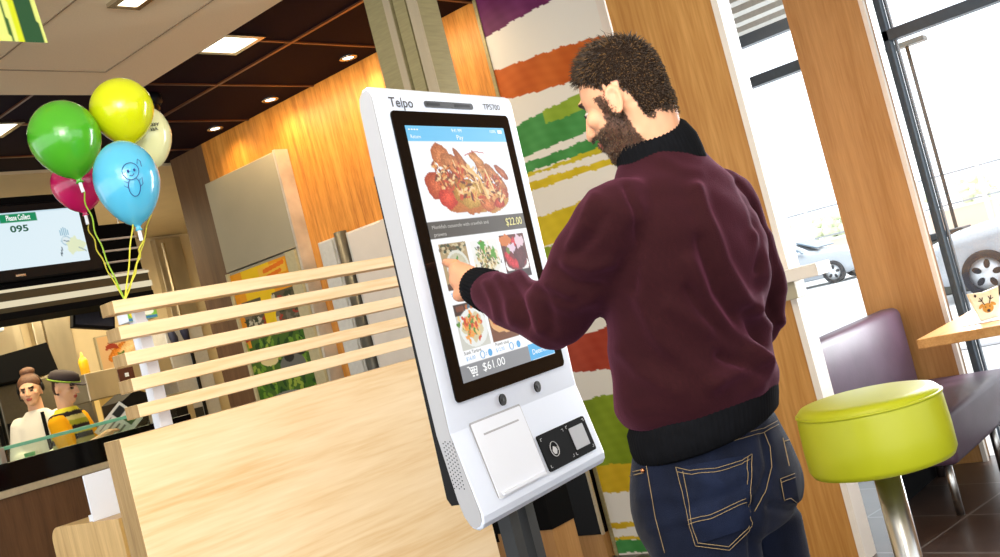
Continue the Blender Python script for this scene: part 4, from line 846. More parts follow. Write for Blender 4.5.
def head_into(bm, H, Fh, Rh, Uh, s=1.0):
    ell(bm, H(0, 0, 0), Fh, Rh, Uh, .089*s, .075*s, .094*s, 32, 20)
    ell(bm, H(-.015*s, 0, -.02*s), Fh, Rh, Uh, .070*s, .069*s, .080*s, 24, 16)
    ell(bm, H(.036*s, 0, -.05*s), Fh, Rh, Uh, .060*s, .060*s, .075*s, 24, 16)
    ell(bm, H(.05*s, 0, -.098*s), Fh, Rh, Uh, .048*s, .044*s, .030*s, 20, 12)
    ell(bm, H(.082*s, 0, -.112*s), Fh, Rh, Uh, .018*s, .022*s, .017*s, 16, 10)
    ell(bm, H(.083*s, 0, .012*s), Fh, Rh, Uh, .010*s, .046*s, .009*s, 16, 10)
    limb(bm, [H(.094*s, 0, .0), H(.106*s, 0, -.024*s), H(.116*s, 0, -.044*s)], [.007*s, .009*s, .011*s]); 
    for q in (-1, 1):
        ell(bm, H(.104*s, q*.011*s, -.046*s), Fh, Rh, Uh, .010*s, .009*s, .008*s, 12, 8)
        ell(bm, H(.062*s, q*.046*s, -.036*s), Fh, Rh, Uh, .022*s, .018*s, .02*s, 14, 10)
        e0 = H(-.004*s, q*.072*s, -.040*s); ax = nrm(Rh*q*.92-Fh*.38)
        ell(bm, e0, nrm(Fh*.93+Rh*q*.35), ax, nrm(Uh-Fh*.15), .016*s, .008*s, .028*s, 18, 12)
        ring = [e0+ax*.008*s+nrm(Fh*.93+Rh*q*.35)*.0145*s*math.cos(a)+nrm(Uh-Fh*.15)*.026*s*math.sin(a) for a in np.linspace(.3, 5.2, 14)]
        tube(bm, ring, .0042*s, 8)
    ell(bm, H(.098*s, 0, -.071*s), Fh, Rh, Uh, .010*s, .022*s, .006*s, 14, 8); ell(bm, H(.096*s, 0, -.082*s), Fh, Rh, Uh, .011*s, .019*s, .007*s, 14, 8)
    return bm
bm = B(); HS = .885; H = lambda f_, r_, u_: HC+(Fh*f_+Rh*r_+Uh*u_)*HS; head_into(bm, lambda a, b, c_: HC+Fh*a+Rh*b+Uh*c_, Fh, Rh, Uh, HS)
limb(bm, [H(-.022, 0, -.05), (H(-.024, 0, -.10)+neckb*1)/2+Fb*.006, neckb+Fb*.0], [.054, .052, .060], 20)
limb(bm, [H(.0, 0, -.085), neckb+Fb*.02], [.05, .055], 18)
# trunk (under the clothes)
loft(bm, [hipc-UPZ*.05, hipc+UPZ*.10, hipc+UPZ*.24, (hipc+UPZ*.40), neckb-UPZ*.07, neckb-UPZ*.01], [(.14, .09), (.13, .085), (.145, .095), (.155, .095), (.12, .075), (.06, .055)], Rb, Fb)
limb(bm, [Lsh, Lel, Lwr], [.05, .038, .028]); limb(bm, [Rsh, Rel, Rwr], [.05, .038, .028])
for a, b, c_ in ((Lhip, Lkn, Lan), (Rhip, Rkn, Ran)): limb(bm, [a, b, c_], [.078, .052, .036], 16)
# ---- left hand: index finger points, the others curl
tipI = K(.107, 1.478, .006)
mcp = D(456.5, 263, 2.165)
pal = nrm(np.cross(nrm(mcp-Lwr), V3(ray(460, 280)))); hd = nrm(mcp-Lwr)
across = nrm(D(460, 292, 2.13)-D(456, 263, 2.16)); across = nrm(across-hd*(across@hd)*.4); dorsal = nrm(np.cross(hd, across)); dorsal = dorsal if dorsal@FW < 0 else -dorsal
k_idx = mcp+across*.004; k_mid = mcp+across*.022+hd*.004; k_rng = mcp+across*.040-hd*.002; k_lit = mcp+across*.056-hd*.012
limb(bm, [Lwr, Lwr+hd*.03, (k_idx+k_mid)/2-hd*.01], [.028, .026, .021], 16); limb(bm, [Lwr, Lwr+hd*.025+across*.01, (k_mid+k_rng)/2-hd*.01], [.026, .025, .020], 16); limb(bm, [Lwr+across*.01, Lwr+hd*.03+across*.022, k_lit-hd*.008], [.022, .021, .016], 14)
fdir = nrm(tipI-k_idx); fl = np.linalg.norm(tipI-k_idx)
p1 = k_idx+fdir*fl*.5+dorsal*.006; p2 = k_idx+fdir*fl*.78+dorsal*.003
limb(bm, [k_idx, p1, p2, tipI-fdir*.007], [.0115, .0098, .0085, .0072], 12)
for kk, ln, r_ in ((k_mid, .044, .0105), (k_rng, .040, .010), (k_lit, .032, .0088)):
    a = kk; b = a+hd*ln*.72-dorsal*ln*.45; c_ = b-dorsal*ln*.55-hd*ln*.25; d_ = c_-hd*ln*.55+dorsal*ln*.05
    limb(bm, [a, b, c_, d_], [r_*1.08, r_, r_*.92, r_*.8], 12)
th0 = Lwr+hd*.028-across*.006-dorsal*.012; th1 = th0+hd*.030+across*.004-dorsal*.022; th2 = th1+hd*.022+across*.012-dorsal*.012
limb(bm, [th0-hd*.012, th0, th1, th2], [.013, .0135, .011, .009], 12)
# ---- right hand, hanging in front of the body
rh = nrm(Rwr-Rel); ra = nrm(np.cross(rh, UPZ)); rp_ = nrm(np.cross(rh, ra)); rp_ = rp_ if rp_[2] < 0 else -rp_
limb(bm, [Rwr, Rwr+rh*.05, Rwr+rh*.085], [.027, .028, .022], 14)
for j, (o_, ln) in enumerate(((-.028, .066), (-.009, .076), (.010, .070), (.028, .056))):
    a = Rwr+rh*.09+ra*o_; b = a+rh*ln*.45+rp_*ln*.1; c_ = b+rh*ln*.28+rp_*ln*.28; d_ = c_+rh*ln*.1+rp_*ln*.3; limb(bm, [a-rh*.02, a, b, c_, d_], [.0105, .0105, .0095, .0088, .0075], 10)
a = Rwr+rh*.03-ra*.03; limb(bm, [a, a+rh*.03-ra*.022+rp_*.01, a+rh*.06-ra*.028+rp_*.02], [.013, .011, .009], 10)
me = remesh(bm, .0036, 3, 'body')
A, N = getv(me)
q = (A-HC)/HS; hf, hr, hu = q@Fh, q@Rh, q@Uh; isH = (np.abs(hf) < .2) & (np.abs(hr) < .13) & (hu > -.2) & (hu < .15)
base = V3(L(212, 156, 122)); C3 = np.tile(base, (len(A), 1)); nz = np.sin(A[:, 0]*210)*np.sin(A[:, 1]*170+1)*np.sin(A[:, 2]*190)
C3 *= (1+.05*nz)[:, None]
hand = np.linalg.norm(A-mcp, axis=1) < .11; C3[hand] = V3(L(206, 146, 112)); kn = np.min([np.linalg.norm(A-k_, axis=1) for k_ in (k_idx, k_mid, k_rng, k_lit)], axis=0); C3[hand & (kn < .012)] = V3(L(222, 146, 106))
beard = isH & (hu < -.045+.30*(hf-.03)*(hf > .0)*0+.0) & (hu > -.135) & (hf > -.002+.0*hu) & ((hu < -.060) | (hf < .040)) & ~((hf > .105) & (hu > -.062))
beard |= isH & (hf > .0) & (hf < .034) & (hu < -.01) & (hu > -.1) & (np.abs(hr) > .045)
beard |= isH & (hf > .08) & (hu < -.052) & (hu > -.066) & (np.abs(hr) < .03)
C3[beard] = V3(L(84, 56, 42)); lips = isH & (hf > .096) & (hu < -.066) & (hu > -.088) & (np.abs(hr) < .02); C3[lips] = V3(L(170, 96, 84))
brow = isH & (hf > .075) & (np.abs(hu-.006) < .007) & (np.abs(hr) > .012) & (np.abs(hr) < .05); C3[brow] = V3(L(50, 34, 26))
def hairline(hf, hr, hu):      # > 0 inside the hair
    side = np.abs(hr) > .05
    back = hu-(-.098)
    a = np.where(hf < -.034, back, np.where(hf < .018, hu-(-.004+.5*np.clip(-hf-.0, 0, .034)*-2.2), hu-(.012+np.clip(hf-.018, 0, 1)*1.0)))
    return a
ear = isH & (np.abs(hr) > .070) & (hf > -.034) & (hf < .016) & (hu < -.008) & (hu > -.076)
C3[ear] = V3(L(214, 150, 118))
hjit = np.random.default_rng(5).normal(0, .004, len(A)); hairm = isH & (hairline(hf, hr, hu)+.005*np.sin(hf*260)+hjit > 0) & ~ear & (hf < .098); C3[hairm] = V3(L(34, 24, 18))
hairs = isH & (hairline(hf, hr, hu) > .004) & ~ear & (hf < .098)
setcol(me, C3); body = link('body', me, skin_m, cust, True)
# eyes
ew = mat('eye_white', L(170, 160, 150), .4, spec=.2); ei = mat('eye_iris', L(52, 34, 24), .1)
for q in (-1, 1):
    e = obj('eye', ell(B(), H(.078, q*.031, -.014), Fh, Rh, Uh, .0075, .010, .0055, 18, 12), ew, cust, True); obj('iris', ell(B(), H(.083, q*.031, -.016), Fh, Rh, Uh, .003, .0045, .0042, 14, 10), ei, e, True)
    obj('eyelashes', tube(B(), [H(.084, q*.020, -.010), H(.089, q*.030, -.014), H(.083, q*.042, -.015)], .0018, 6), mat('lash', L(20, 14, 12), .8) if 'lash' not in bpy.data.materials else bpy.data.materials['lash'], cust)
# hair and beard as strands grown from the scalp
def strands(name, P, Nn, length, direc, wid, cols, parent, seed=1, jit=.35):
    r = np.random.default_rng(seed); n = len(P); L_ = length*(r.uniform(.65, 1.15, n)); d = Nn*.55+direc+r.normal(0, jit, (n, 3)); d /= np.linalg.norm(d, axis=1)[:, None]
    s_ = np.cross(d, r.normal(0, 1, (n, 3))); s_ /= np.linalg.norm(s_, axis=1)[:, None]; w2 = np.cross(d, s_)
    bend = direc*.35; mid = P+d*L_[:, None]*.55; tip = P+d*L_[:, None]*.9+bend*L_[:, None]*.5
    root = P-Nn*.002; V = []; W_ = wid
    for k, (c_, w) in enumerate(((root, W_), (mid, W_*.8))):
        for j in range(3):
            a = 2*math.pi*j/3; V.append(c_+(s_*math.cos(a)+w2*math.sin(a))*w)
    V.append(tip); V = np.stack(V, 1).reshape(-1, 3); F = []
    tpl = [(0, 1, 4, 3), (1, 2, 5, 4), (2, 0, 3, 5)]; tp3 = [(3, 4, 6), (4, 5, 6), (5, 3, 6)]
    for i in range(n):
        o_ = i*7; F += [tuple(o_+a for a in f) for f in tpl]+[tuple(o_+a for a in f) for f in tp3]
    me = bpy.data.meshes.new(name); me.from_pydata(V.tolist(), [], F); c_ = np.asarray(cols)[r.integers(0, len(cols), n)]*r.uniform(.7, 1.3, (n, 1)); setcol(me, np.repeat(c_, 7, 0))
    m = bpy.data.materials.get('hair') or attr_mat('hair', .45, spec=.5); return link(name, me, m, parent, True)
idx = np.where(hairm)[0]; r_ = np.random.default_rng(3); pick = r_.choice(idx, min(11000, len(idx)*2), replace=len(idx) < 11000)
top = np.clip((hu[pick]-.0)/.085, 0, 1); back = np.clip((-hf[pick]-.0)/.08, 0, 1)
ln = .005+.018*top**1.2+.004*np.clip(hu[pick]/.05, 0, 1)
direc = (Fh[None]*(.9*top)[:, None]-Uh[None]*(.9*(1-top))[:, None]-Fh[None]*(.2*(1-top))[:, None])
P_ = A[pick]+r_.normal(0, .0012, (len(pick), 3))
dark = [L(52, 36, 22), L(38, 26, 16), L(104, 74, 36), L(28, 18, 12), L(66, 46, 26)]
strands('hair', P_, N[pick], ln, direc, .00085, dark, cust, 4)
lift = A.copy(); 
fm = [p.index for p in me.polygons if all(hairs[v] for v in p.vertices)]
bm = B(); mp_ = {}
for fi in fm:
    vs = []
    for v in me.polygons[fi].vertices:
        if v not in mp_:
            tt = np.clip(hu[v]/.085, 0, 1); mp_[v] = bm.verts.new(Vector(A[v]+N[v]*(.001+.006*tt)))
        vs.append(mp_[v])
    bm.faces.new(vs)
obj('scalp_hair', bm, mat('scalp_dark', L(30, 20, 13), .9, spec=.1, noise=(300, .3)), cust, True)
idx = np.where(beard)[0]; pick = r_.choice(idx, 5200); strands('beard', A[pick]+r_.normal(0, .001, (len(pick), 3)), N[pick], 0.0045, np.tile(-Uh*.8, (len(pick), 1)), .0006, [L(70, 52, 38), L(52, 38, 30), L(116, 90, 64)], cust, 9)

# ---- jacket
JM = attr_mat('wool_maroon', .85, spec=.08, bump=(420, .35), sheen=.24)
JM.node_tree.nodes['Principled BSDF'].inputs['Sheen Tint'].default_value = (*L(196, 110, 150), 1)
bm = B()
rows = [((658, 150), 1.885, .068, .064), ((661, 161), 1.885, .084, .074), ((664, 172), 1.88, .110, .080), ((668, 184), 1.877, .138, .092), ((671, 198), 1.873, .158, .104), ((675, 214), 1.87, .178, .114), ((679, 236), 1.868, .190, .124), ((685, 268), 1.868, .186, .128), ((688, 305), 1.868, .176, .128), ((690, 340), 1.87, .170, .126), ((694, 372), 1.87, .172, .130), ((698, 390), 1.87, .174, .134), ((701, 402), 1.87, .166, .128), ((703, 410), 1.87, .158, .118)]
loft(bm, [D(*c_, tt) for c_, tt, a, b in rows], [(a, b) for c_, tt, a, b in rows], Rb, Fb, 40, 2.25)
cuffc = Lwr+nrm(Lel-Lwr)*.012
limb(bm, [D(628, 212, 1.78), Lsh, (Lsh*.5+Lel*.5)+UPZ*.0, Lel, (Lel*.45+Lwr*.55), Lwr+nrm(Lel-Lwr)*.055], [.062, .064, .066, .058, .052, .043], 20)
limb(bm, [D(715, 198, 1.96), Rsh, (Rsh+Rel)/2, Rel, Rel*.4+Rwr*.6, Rwr], [.058, .060, .058, .054, .046, .04], 20)
me = remesh(bm, .0065, 8, 'jacket', .6)
A, N = getv(me); X2, Y2 = projv(A); face = (N*nrm(-FW)).sum(1) > -.25
def seg_d(P, pts):
    best = np.full(len(P), 1e9)
    for (x0, y0), (x1, y1) in zip(pts, pts[1:]):
        dx, dy = x1-x0, y1-y0; t_ = np.clip(((P[:, 0]-x0)*dx+(P[:, 1]-y0)*dy)/(dx*dx+dy*dy), 0, 1); best = np.minimum(best, np.hypot(P[:, 0]-x0-t_*dx, P[:, 1]-y0-t_*dy))
    return best
P2 = np.stack([X2, Y2], 1); disp = np.zeros(len(A))
folds = [  # ridge polyline, height, width (px)
 ([(696, 190), (708, 225), (722, 262), (738, 290), (752, 312)], .010, 7), ([(690, 262), (705, 300), (728, 332), (748, 350), (756, 356)], .011, 7), ([(752, 350), (762, 372), (758, 385)], .008, 9),
 ([(706, 330), (690, 318), (670, 305)], .006, 8), ([(752, 312), (763, 296), (764, 270), (755, 235)], .008, 6), ([(712, 385), (735, 372), (760, 366)], .012, 8), ([(640, 300), (660, 340), (700, 372), (715, 380)], .006, 9),
 ([(620, 350), (640, 372), (680, 392)], .005, 8), ([(640, 260), (650, 310), (668, 350)], .004, 10), ([(700, 240), (716, 290), (735, 318)], -.007, 6), ([(720, 355), (740, 366), (758, 372)], -.010, 5), ([(690, 290), (712, 322), (740, 346)], -.007, 6), ([(748, 312), (757, 330), (762, 345)], -.014, 6),
 ([(594, 196), (585, 222), (570, 246)], .006, 5), ([(604, 215), (592, 238), (574, 254)], -.006, 5), ([(626, 186), (638, 214), (640, 250), (634, 290)], -.006, 3.5), ([(568, 262), (590, 268), (610, 262)], .006, 6), ([(556, 268), (576, 284), (600, 286)], -.005, 5),
 ([(498, 278), (510, 300), (514, 322)], .006, 5), ([(508, 276), (521, 300), (526, 326)], -.006, 4), ([(520, 276), (532, 300), (540, 330)], .006, 6), ([(534, 276), (548, 300), (552, 330)], -.005, 5), ([(486, 284), (494, 304), (498, 318)], .005, 4), ([(548, 300), (570, 310), (590, 300)], .005, 7), ([(536, 284), (556, 286), (570, 294)], .006, 5),
 ([(738, 180), (752, 205), (758, 240), (756, 270)], -.006, 3), ([(770, 235), (778, 262), (782, 290)], .005, 6), ([(760, 285), (770, 305), (776, 326)], -.006, 6), ([(756, 320), (768, 326), (780, 322)], .006, 6), ([(662, 160), (680, 168), (700, 172)], .003, 6)]
for pts, h_, w_ in folds: disp += 1.35*h_*np.exp(-(seg_d(P2, pts)/w_)**2)
disp *= face
disp += .0012*(np.sin(A[:, 2]*70+A[:, 0]*40)+np.sin(A[:, 1]*66-A[:, 2]*30))
A = A+N*disp[:, None]; setv(me, A); sm = bpy.data.objects.new('q', me); S.collection.objects.link(sm); md = sm.modifiers.new('s', 'SMOOTH'); md.iterations = 2; dg = bpy.context.evaluated_depsgraph_get(); dg.update(); me2 = bpy.data.meshes.new_from_object(sm.evaluated_get(dg)); bpy.data.objects.remove(sm)
A, N = getv(me2); base = V3(L(37, 12, 15)); C3 = np.tile(base, (len(A), 1))*(1+.10*np.sin(A[:, 0]*900)*np.sin(A[:, 2]*800))[:, None]
setcol(me2, C3); link('jacket', me2, JM, cust, True)
knit = mat('ribbed_black', L(9, 10, 14), .9, spec=.1, noise=(60, .25)); 
def ribband(name, cs, ab, axa, axb, n, amp, m, parent, inner=.004, nr=180, p=2.0):
    bm = B(); rings = []
    for (c_, (a, b)) in zip(cs, ab):
        R_ = []
        for k in range(nr):
            t_ = 2*math.pi*k/nr; ct, st_ = math.cos(t_), math.sin(t_); q = (abs(ct)**p+abs(st_)**p)**(-1/p); w = 1+amp*math.sin(n*t_); R_.append(bm.verts.new(Vector(V3(c_)+V3(axa)*a*q*w*ct+V3(axb)*b*q*w*st_)))
        rings.append(R_)
    for X, Y in zip(rings, rings[1:]):
        for k in range(nr): bm.faces.new((X[k], X[(k+1) % nr], Y[(k+1) % nr], Y[k]))
    bmesh.ops.recalc_face_normals(bm, faces=bm.faces[:]); return obj(name, bm, m, parent, True)
# stand collar: high at the back, dropping to the front
cu_ = nrm(UPZ*.95+Fb*.26); cb_ = nrm(Fb-cu_*(Fb@cu_)); ca_ = Rb; cc = D(659, 156, 1.882)
ribband('collar', [cc-cu_*.044+cb_*.006, cc-cu_*.02+cb_*.003, cc+cu_*.004, cc+cu_*.03, cc+cu_*.036, cc+cu_*.030, cc-cu_*.01], [(.080, .076), (.080, .077), (.078, .076), (.071, .070), (.067, .066), (.063, .062), (.07, .068)], ca_, cb_, 60, .012, knit, cust)
hemc = [D(703, 396, 1.87), D(703, 405, 1.87), D(705, 420, 1.87), D(707, 431, 1.87), D(707.5, 434, 1.87), D(707, 430, 1.87)]
tilt = UPZ*0
ribband('waistband', hemc, [(.162, .120), (.166, .126), (.164, .124), (.160, .120), (.153, .113), (.150, .11)], nrm(Rb+UPZ*.09), nrm(Fb-UPZ*.07), 90, .006, knit, cust, p=2.2, nr=280)
cd_ = nrm(Lwr-Lel); ca1 = nrm(np.cross(cd_, UPZ)); cb1 = np.cross(cd_, ca1)
ribband('left_cuff', [cuffc-cd_*.05, cuffc-cd_*.045, cuffc-cd_*.01, cuffc+cd_*.014, cuffc+cd_*.018, cuffc+cd_*.01], [(.036, .036), (.043, .043), (.040, .040), (.037, .037), (.034, .034), (.03, .03)], ca1, cb1, 34, .02, knit, cust)
cd2 = nrm(Rwr-Rel); ca2 = nrm(np.cross(cd2, UPZ)); cb2 = np.cross(cd2, ca2)
ribband('right_cuff', [Rwr-cd2*.02, Rwr-cd2*.01, Rwr+cd2*.03, Rwr+cd2*.032], [(.036, .036), (.041, .041), (.038, .038), (.03, .03)], ca2, cb2, 34, .02, knit, cust)

# ---- jeans
DM = mat('dark_denim', L(13, 19, 36), .85, spec=.12, noise=(16, .4, (1, 1, .5)), bump=(700, .4), sheen=.06)
bm = B()
rj = [((704, 428), .156, .110), ((707, 446), .166, .120), ((711, 464), .174, .130), ((716, 486), .178, .138), ((720, 508), .172, .136), ((724, 530), .16, .12)]
loft(bm, [D(*c_, 1.885) for c_, a, b in rj], [(a, b) for c_, a, b in rj], Rb, Fb, 36, 2.3)
hc2 = D(719, 505, 1.885); 
for s_, kn_, an_, fw2 in ((-1, Lkn, Lan, .012), (1, Rkn, Ran, .03)):
    h0 = hc2+Rb*s_*(.083 if s_ < 0 else .092)-Fb*.002; kn2 = np.array([*(hc2+Rb*s_*(.10 if s_ < 0 else .17)+Fb*fw2)[:2], .50]); an2 = np.array([*(hc2+Rb*s_*.115-Fb*.02)[:2], .07])
    limb(bm, [h0, h0*.5+kn2*.5, kn2, kn2*.45+an2*.55, an2], [.098, .086, .070, .060, .055], 22)
    ell(bm, hc2+Rb*s_*.078-Fb*.045+UPZ*.02, Rb, Fb, UPZ, .080 if s_ < 0 else .07, .086, .090)
    # shoe
    bmS = B(); sc_ = np.array([an2[0], an2[1], .045])+Fb*.06; ell(bmS, sc_, Fb, Rb, UPZ, .145, .048, .045, 24, 14); ell(bmS, sc_-Fb*.06+UPZ*.03, Fb, Rb, UPZ, .07, .044, .055, 20, 12); limb(bmS, [sc_-Fb*.10-UPZ*.028, sc_+Fb*.11-UPZ*.028], [.04, .04]); me_ = remesh(bmS, .008, 5, 'shoe'); B_, _n = getv(me_); B_[:, 2] = np.maximum(B_[:, 2], .002); setv(me_, B_); link('left_shoe' if s_ < 0 else 'right_shoe', me_, M['black'], cust, True)
me = remesh(bm, .007, 8, 'jeans'); A, N = getv(me); X2, Y2 = projv(A); P2 = np.stack([X2, Y2], 1); face = (N*nrm(-FW)).sum(1) > -.2; disp = np.zeros(len(A))
for pts, h_, w_ in [([(764, 436), (770, 466), (764, 486), (752, 505)], -.008, 4), ([(755, 505), (752, 530), (756, 560)], -.012, 5), ([(700, 478), (730, 486), (748, 470)], .006, 6), ([(690, 505), (720, 498), (742, 482)], -.004, 4), ([(640, 500), (660, 494), (690, 498)], .004, 6), ([(770, 506), (790, 510), (806, 505)], -.007, 4), ([(650, 530), (680, 520), (700, 522)], .005, 6)]: disp += h_*np.exp(-(seg_d(P2, pts)/w_)**2)
A = A+N*(disp*face)[:, None]; setv(me, A); jeans = link('jeans', me, DM, cust, True)
# stitched pockets: laid on the cloth by casting onto the jeans mesh
from mathutils.bvhtree import BVHTree
bv = BVHTree.FromPolygons([v.co for v in me.vertices], [tuple(p.vertices) for p in me.polygons])
def onj(px, py, lift=.0015, tree=bv):
    h_ = tree.ray_cast(Vector(CP), Vector(ray(px, py)).normalized()); 
    return None if h_[0] is None else h_[0]+h_[1]*lift
thr = mat('stitch_gold', L(128, 108, 76), .8)
def stitch(name, pts, r=.0010, parent=jeans, tree=bv, m=thr, lift=.0016, dense=3):
    out = []
    for (x0, y0), (x1, y1) in zip(pts, pts[1:]):
        n = max(2, int(math.hypot(x1-x0, y1-y0)/dense))
        for k in range(n): out.append(onj(x0+(x1-x0)*k/n, y0+(y1-y0)*k/n, lift, tree))
    out.append(onj(*pts[-1], lift, tree)); out = [q for q in out if q is not None]
    out = [q for i, q in enumerate(out) if i == 0 or (q-out[i-1]).length < .03]
    if len(out) > 2: obj(name, tube(B(), out, r, 5), m, parent, True)
def zz8(x, y): return 590+x*250/995, 417+y*140/557
def zp(l): return [zz8(*q) for q in l]
pk = mat('denim_pocket', L(16, 23, 42), .85, spec=.12, noise=(16, .4), bump=(700, .4))
def patch(name, outline, lift=.003, n=16, tree=bv, m=pk):
    (a, b, c_, d_) = outline; bm = B(); G = []
    for i in range(n+1):
        row = []
        for j in range(n+1):
            u, v = i/n, j/n; x = (a[0]*(1-u)+b[0]*u)*(1-v)+(d_[0]*(1-u)+c_[0]*u)*v; y = (a[1]*(1-u)+b[1]*u)*(1-v)+(d_[1]*(1-u)+c_[1]*u)*v
            q = onj(x, y, lift, tree); row.append(None if q is None else bm.verts.new(q))
        G.append(row)
    for i in range(n):
        for j in range(n):
            q = (G[i][j], G[i+1][j], G[i+1][j+1], G[i][j+1])
            if all(q) and max((q[0].co-q[2].co).length, (q[1].co-q[3].co).length) < .05: bm.faces.new(q)
    return obj(name, bm, m, jeans, True)
patch('back_pocket', zp([(345, 200), (632, 150), (645, 430), (420, 510)]))
patch('back_pocket', zp([(750, 250), (806, 225), (828, 345), (765, 325)]))
for l in ([(345, 200), (400, 214), (500, 205), (600, 175), (638, 150)], [(350, 218), (410, 230), (505, 220), (600, 190), (632, 170)], [(345, 200), (370, 300), (395, 420), (420, 510)], [(372, 215), (388, 300), (405, 420), (430, 500)],
          [(420, 510), (550, 528), (645, 430)], [(428, 498), (548, 514), (632, 428)], [(638, 150), (636, 250), (630, 350), (645, 430)], [(390, 410), (480, 385), (615, 325)], [(392, 424), (482, 400), (616, 338)], [(622, 160), (622, 270)],
          [(750, 248), (806, 226)], [(752, 262), (808, 240)], [(750, 250), (765, 330), (790, 322), (830, 348)]): stitch('pocket_stitching', zp(l), lift=.0042, r=.0006)
for l in ([(222, 160), (300, 150), (400, 118), (520, 90), (690, 45), (765, 5)], [(225, 172), (300, 165), (400, 136), (520, 110), (690, 60), (772, 18)]): stitch('waist_stitching', zp(l), .0006)
for l in ([(690, 60), (715, 120), (722, 200), (700, 290), (655, 375)], [(222, 165), (238, 260), (262, 400), (300, 540)]): stitch('seam_stitching', zp(l), .0007)
for l in ([(160, 222), (215, 208)], [(160, 236), (215, 222)], [(765, 85), (790, 78)], [(768, 98), (792, 92)], [(765, 85), (780, 150), (790, 195)]): stitch('side_pocket_stitching', zp(l))
q = onj(*zz8(216, 213), .003)
if q: obj('rivet', ell(B(), q, (1, 0, 0), (0, 1, 0), (0, 0, 1), .004, .004, .004, 12, 8), mat('copper', L(190, 120, 80), .3, metal=1), jeans, True)

# ================================================================== TWO KITCHEN WORKERS
def worker(name, label, hp, y, face_cam, pitch, s, shirt, extra):
    t_ = y/ray(*hp)[1]; hc = D(hp[0], hp[1], t_); F0 = nrm(R0*face_cam[0]+E0*face_cam[1]); Rr = nrm(np.cross(F0, UPZ)); Fp = F0*math.cos(pitch)-UPZ*math.sin(pitch); Up = np.cross(Rr, Fp)
    Hh = lambda a, b, c_: hc+Fp*a+Rr*b+Up*c_
    th_ = thing('person', label, 'person', (hc[0], hc[1], 0)); bm = B(); head_into(bm, Hh, Fp, Rr, Up, s)
    nb = hc-UPZ*.17*s-F0*.03; limb(bm, [Hh(-.02, 0, -.05), nb], [.052, .056], 14); hip = nb-UPZ*.52-F0*.01
    loft(bm, [hip, hip+UPZ*.2, nb-UPZ*.18, nb-UPZ*.08, nb], [(.13, .09), (.125, .09), (.15, .095), (.12, .08), (.05, .05)], Rr, F0, 20)
    pose = extra['arms'](nb, F0, Rr)
    for sh, el_, wr in pose:
        limb(bm, [sh, el_, wr], [.042, .036, .027], 12); hdv = nrm(wr-el_); sdv = nrm(np.cross(hdv, UPZ)); dn = np.cross(sdv, hdv); limb(bm, [wr, wr+hdv*.07], [.027, .03], 12)
        for j, ln in enumerate((.06, .07, .065, .05)): a = wr+hdv*.08+sdv*(-.026+.017*j); limb(bm, [a-hdv*.02, a+hdv*ln*.5, a+hdv*ln*.75-dn*.02*np.sign(dn[2])], [.0095, .009, .008], 8)
        a = wr+hdv*.03-sdv*.03; limb(bm, [a, a+hdv*.04-sdv*.02], [.011, .009], 8)
    for q in (-1, 1): limb(bm, [hip+Rr*q*.08, hip+Rr*q*.09-UPZ*.4, np.array([*(hip+Rr*q*.09)[:2], .08])], [.08, .055, .04], 12)
    me = remesh(bm, .007, 3, 'body'); A, N = getv(me); q = (A-hc)/s; hf, hr, hu = q@Fp, q@Rr, q@Up; C3 = np.tile(V3(L(226, 176, 140)), (len(A), 1)); isH = (hu > -.15) & (np.abs(hf) < .16)
    hm = isH & (((hf < .0) & (hu > -.08)) | ((hu > .035+.3*np.clip(hf, 0, 1)))) & ~((np.abs(hr) > .07) & (hf > -.03) & (hu < .01)); C3[hm] = V3(L(*extra['hair'])); br_ = isH & (hf > .07) & (np.abs(hu-.006) < .008) & (np.abs(hr) > .012); C3[br_] = V3(L(50, 32, 24)); lp_ = isH & (hf > .095) & (np.abs(hu+.077) < .011); C3[lp_] = V3(L(176, 84, 74)); ey_ = isH & (hf > .07) & (np.abs(hu+.016) < .008) & (np.abs(np.abs(hr)-.03) < .012); C3[ey_] = V3(L(36, 26, 24))
    setcol(me, C3); link('body', me, skin_m, th_, True)
    # shirt
    bm = B(); loft(bm, [hip-UPZ*.02, hip+UPZ*.2, nb-UPZ*.22, nb-UPZ*.11, nb-UPZ*.05, nb-UPZ*.0], [(.155, .12), (.15, .12), (.17, .12), (.165, .10), (.12, .085), (.07, .07)], Rr, F0, 24, 2.3)
    for sh, el_, wr in pose: e2 = sh+(el_-sh)*(.85 if shirt == 'striped' else 1.0); limb(bm, [sh, e2]+([wr+nrm(el_-wr)*.04] if shirt != 'striped' else []), [.066, .060]+([.045] if shirt != 'striped' else []), 14)
    me = remesh(bm, .01, 4, 'shirt'); A, N = getv(me)
    if shirt == 'striped':
        h_ = (nb[2]-A[:, 2]+.06*((A-nb)@F0))/.034; k_ = np.floor(h_).astype(int) % 5; pal_ = np.array([L(206, 196, 60), L(40, 34, 36), L(196, 190, 120), L(150, 156, 50), L(40, 34, 36)]); C3 = pal_[k_]
        for sh, el_, wr in pose:
            d_ = nrm(el_-sh); q = A-sh; t2 = q@d_; rr = np.linalg.norm(q-t2[:, None]*d_, axis=1); C3[(rr < .085) & (t2 > -.03) & (t2 < .33) & (((A-nb)@Rr)*np.sign((sh-nb)@Rr) > .12)] = V3(L(240, 170, 20))
    else: C3 = np.tile(V3(L(226, 220, 206)), (len(A), 1))
    setcol(me, C3); link('shirt', me, bpy.data.materials.get('cotton') or attr_mat('cotton', .85, spec=.1), th_, True)
    bm = B(); 
    for q in (-1, 1): limb(bm, [hip+Rr*q*.075, hip+Rr*q*.09-UPZ*.4, np.array([*(hip+Rr*q*.09)[:2], .09])], [.10, .075, .06], 14)
    ell(bm, hip, Rr, F0, UPZ, .15, .115, .1); obj('trousers', remesh(bm, .012, 3), M['black_matt'], th_, True)
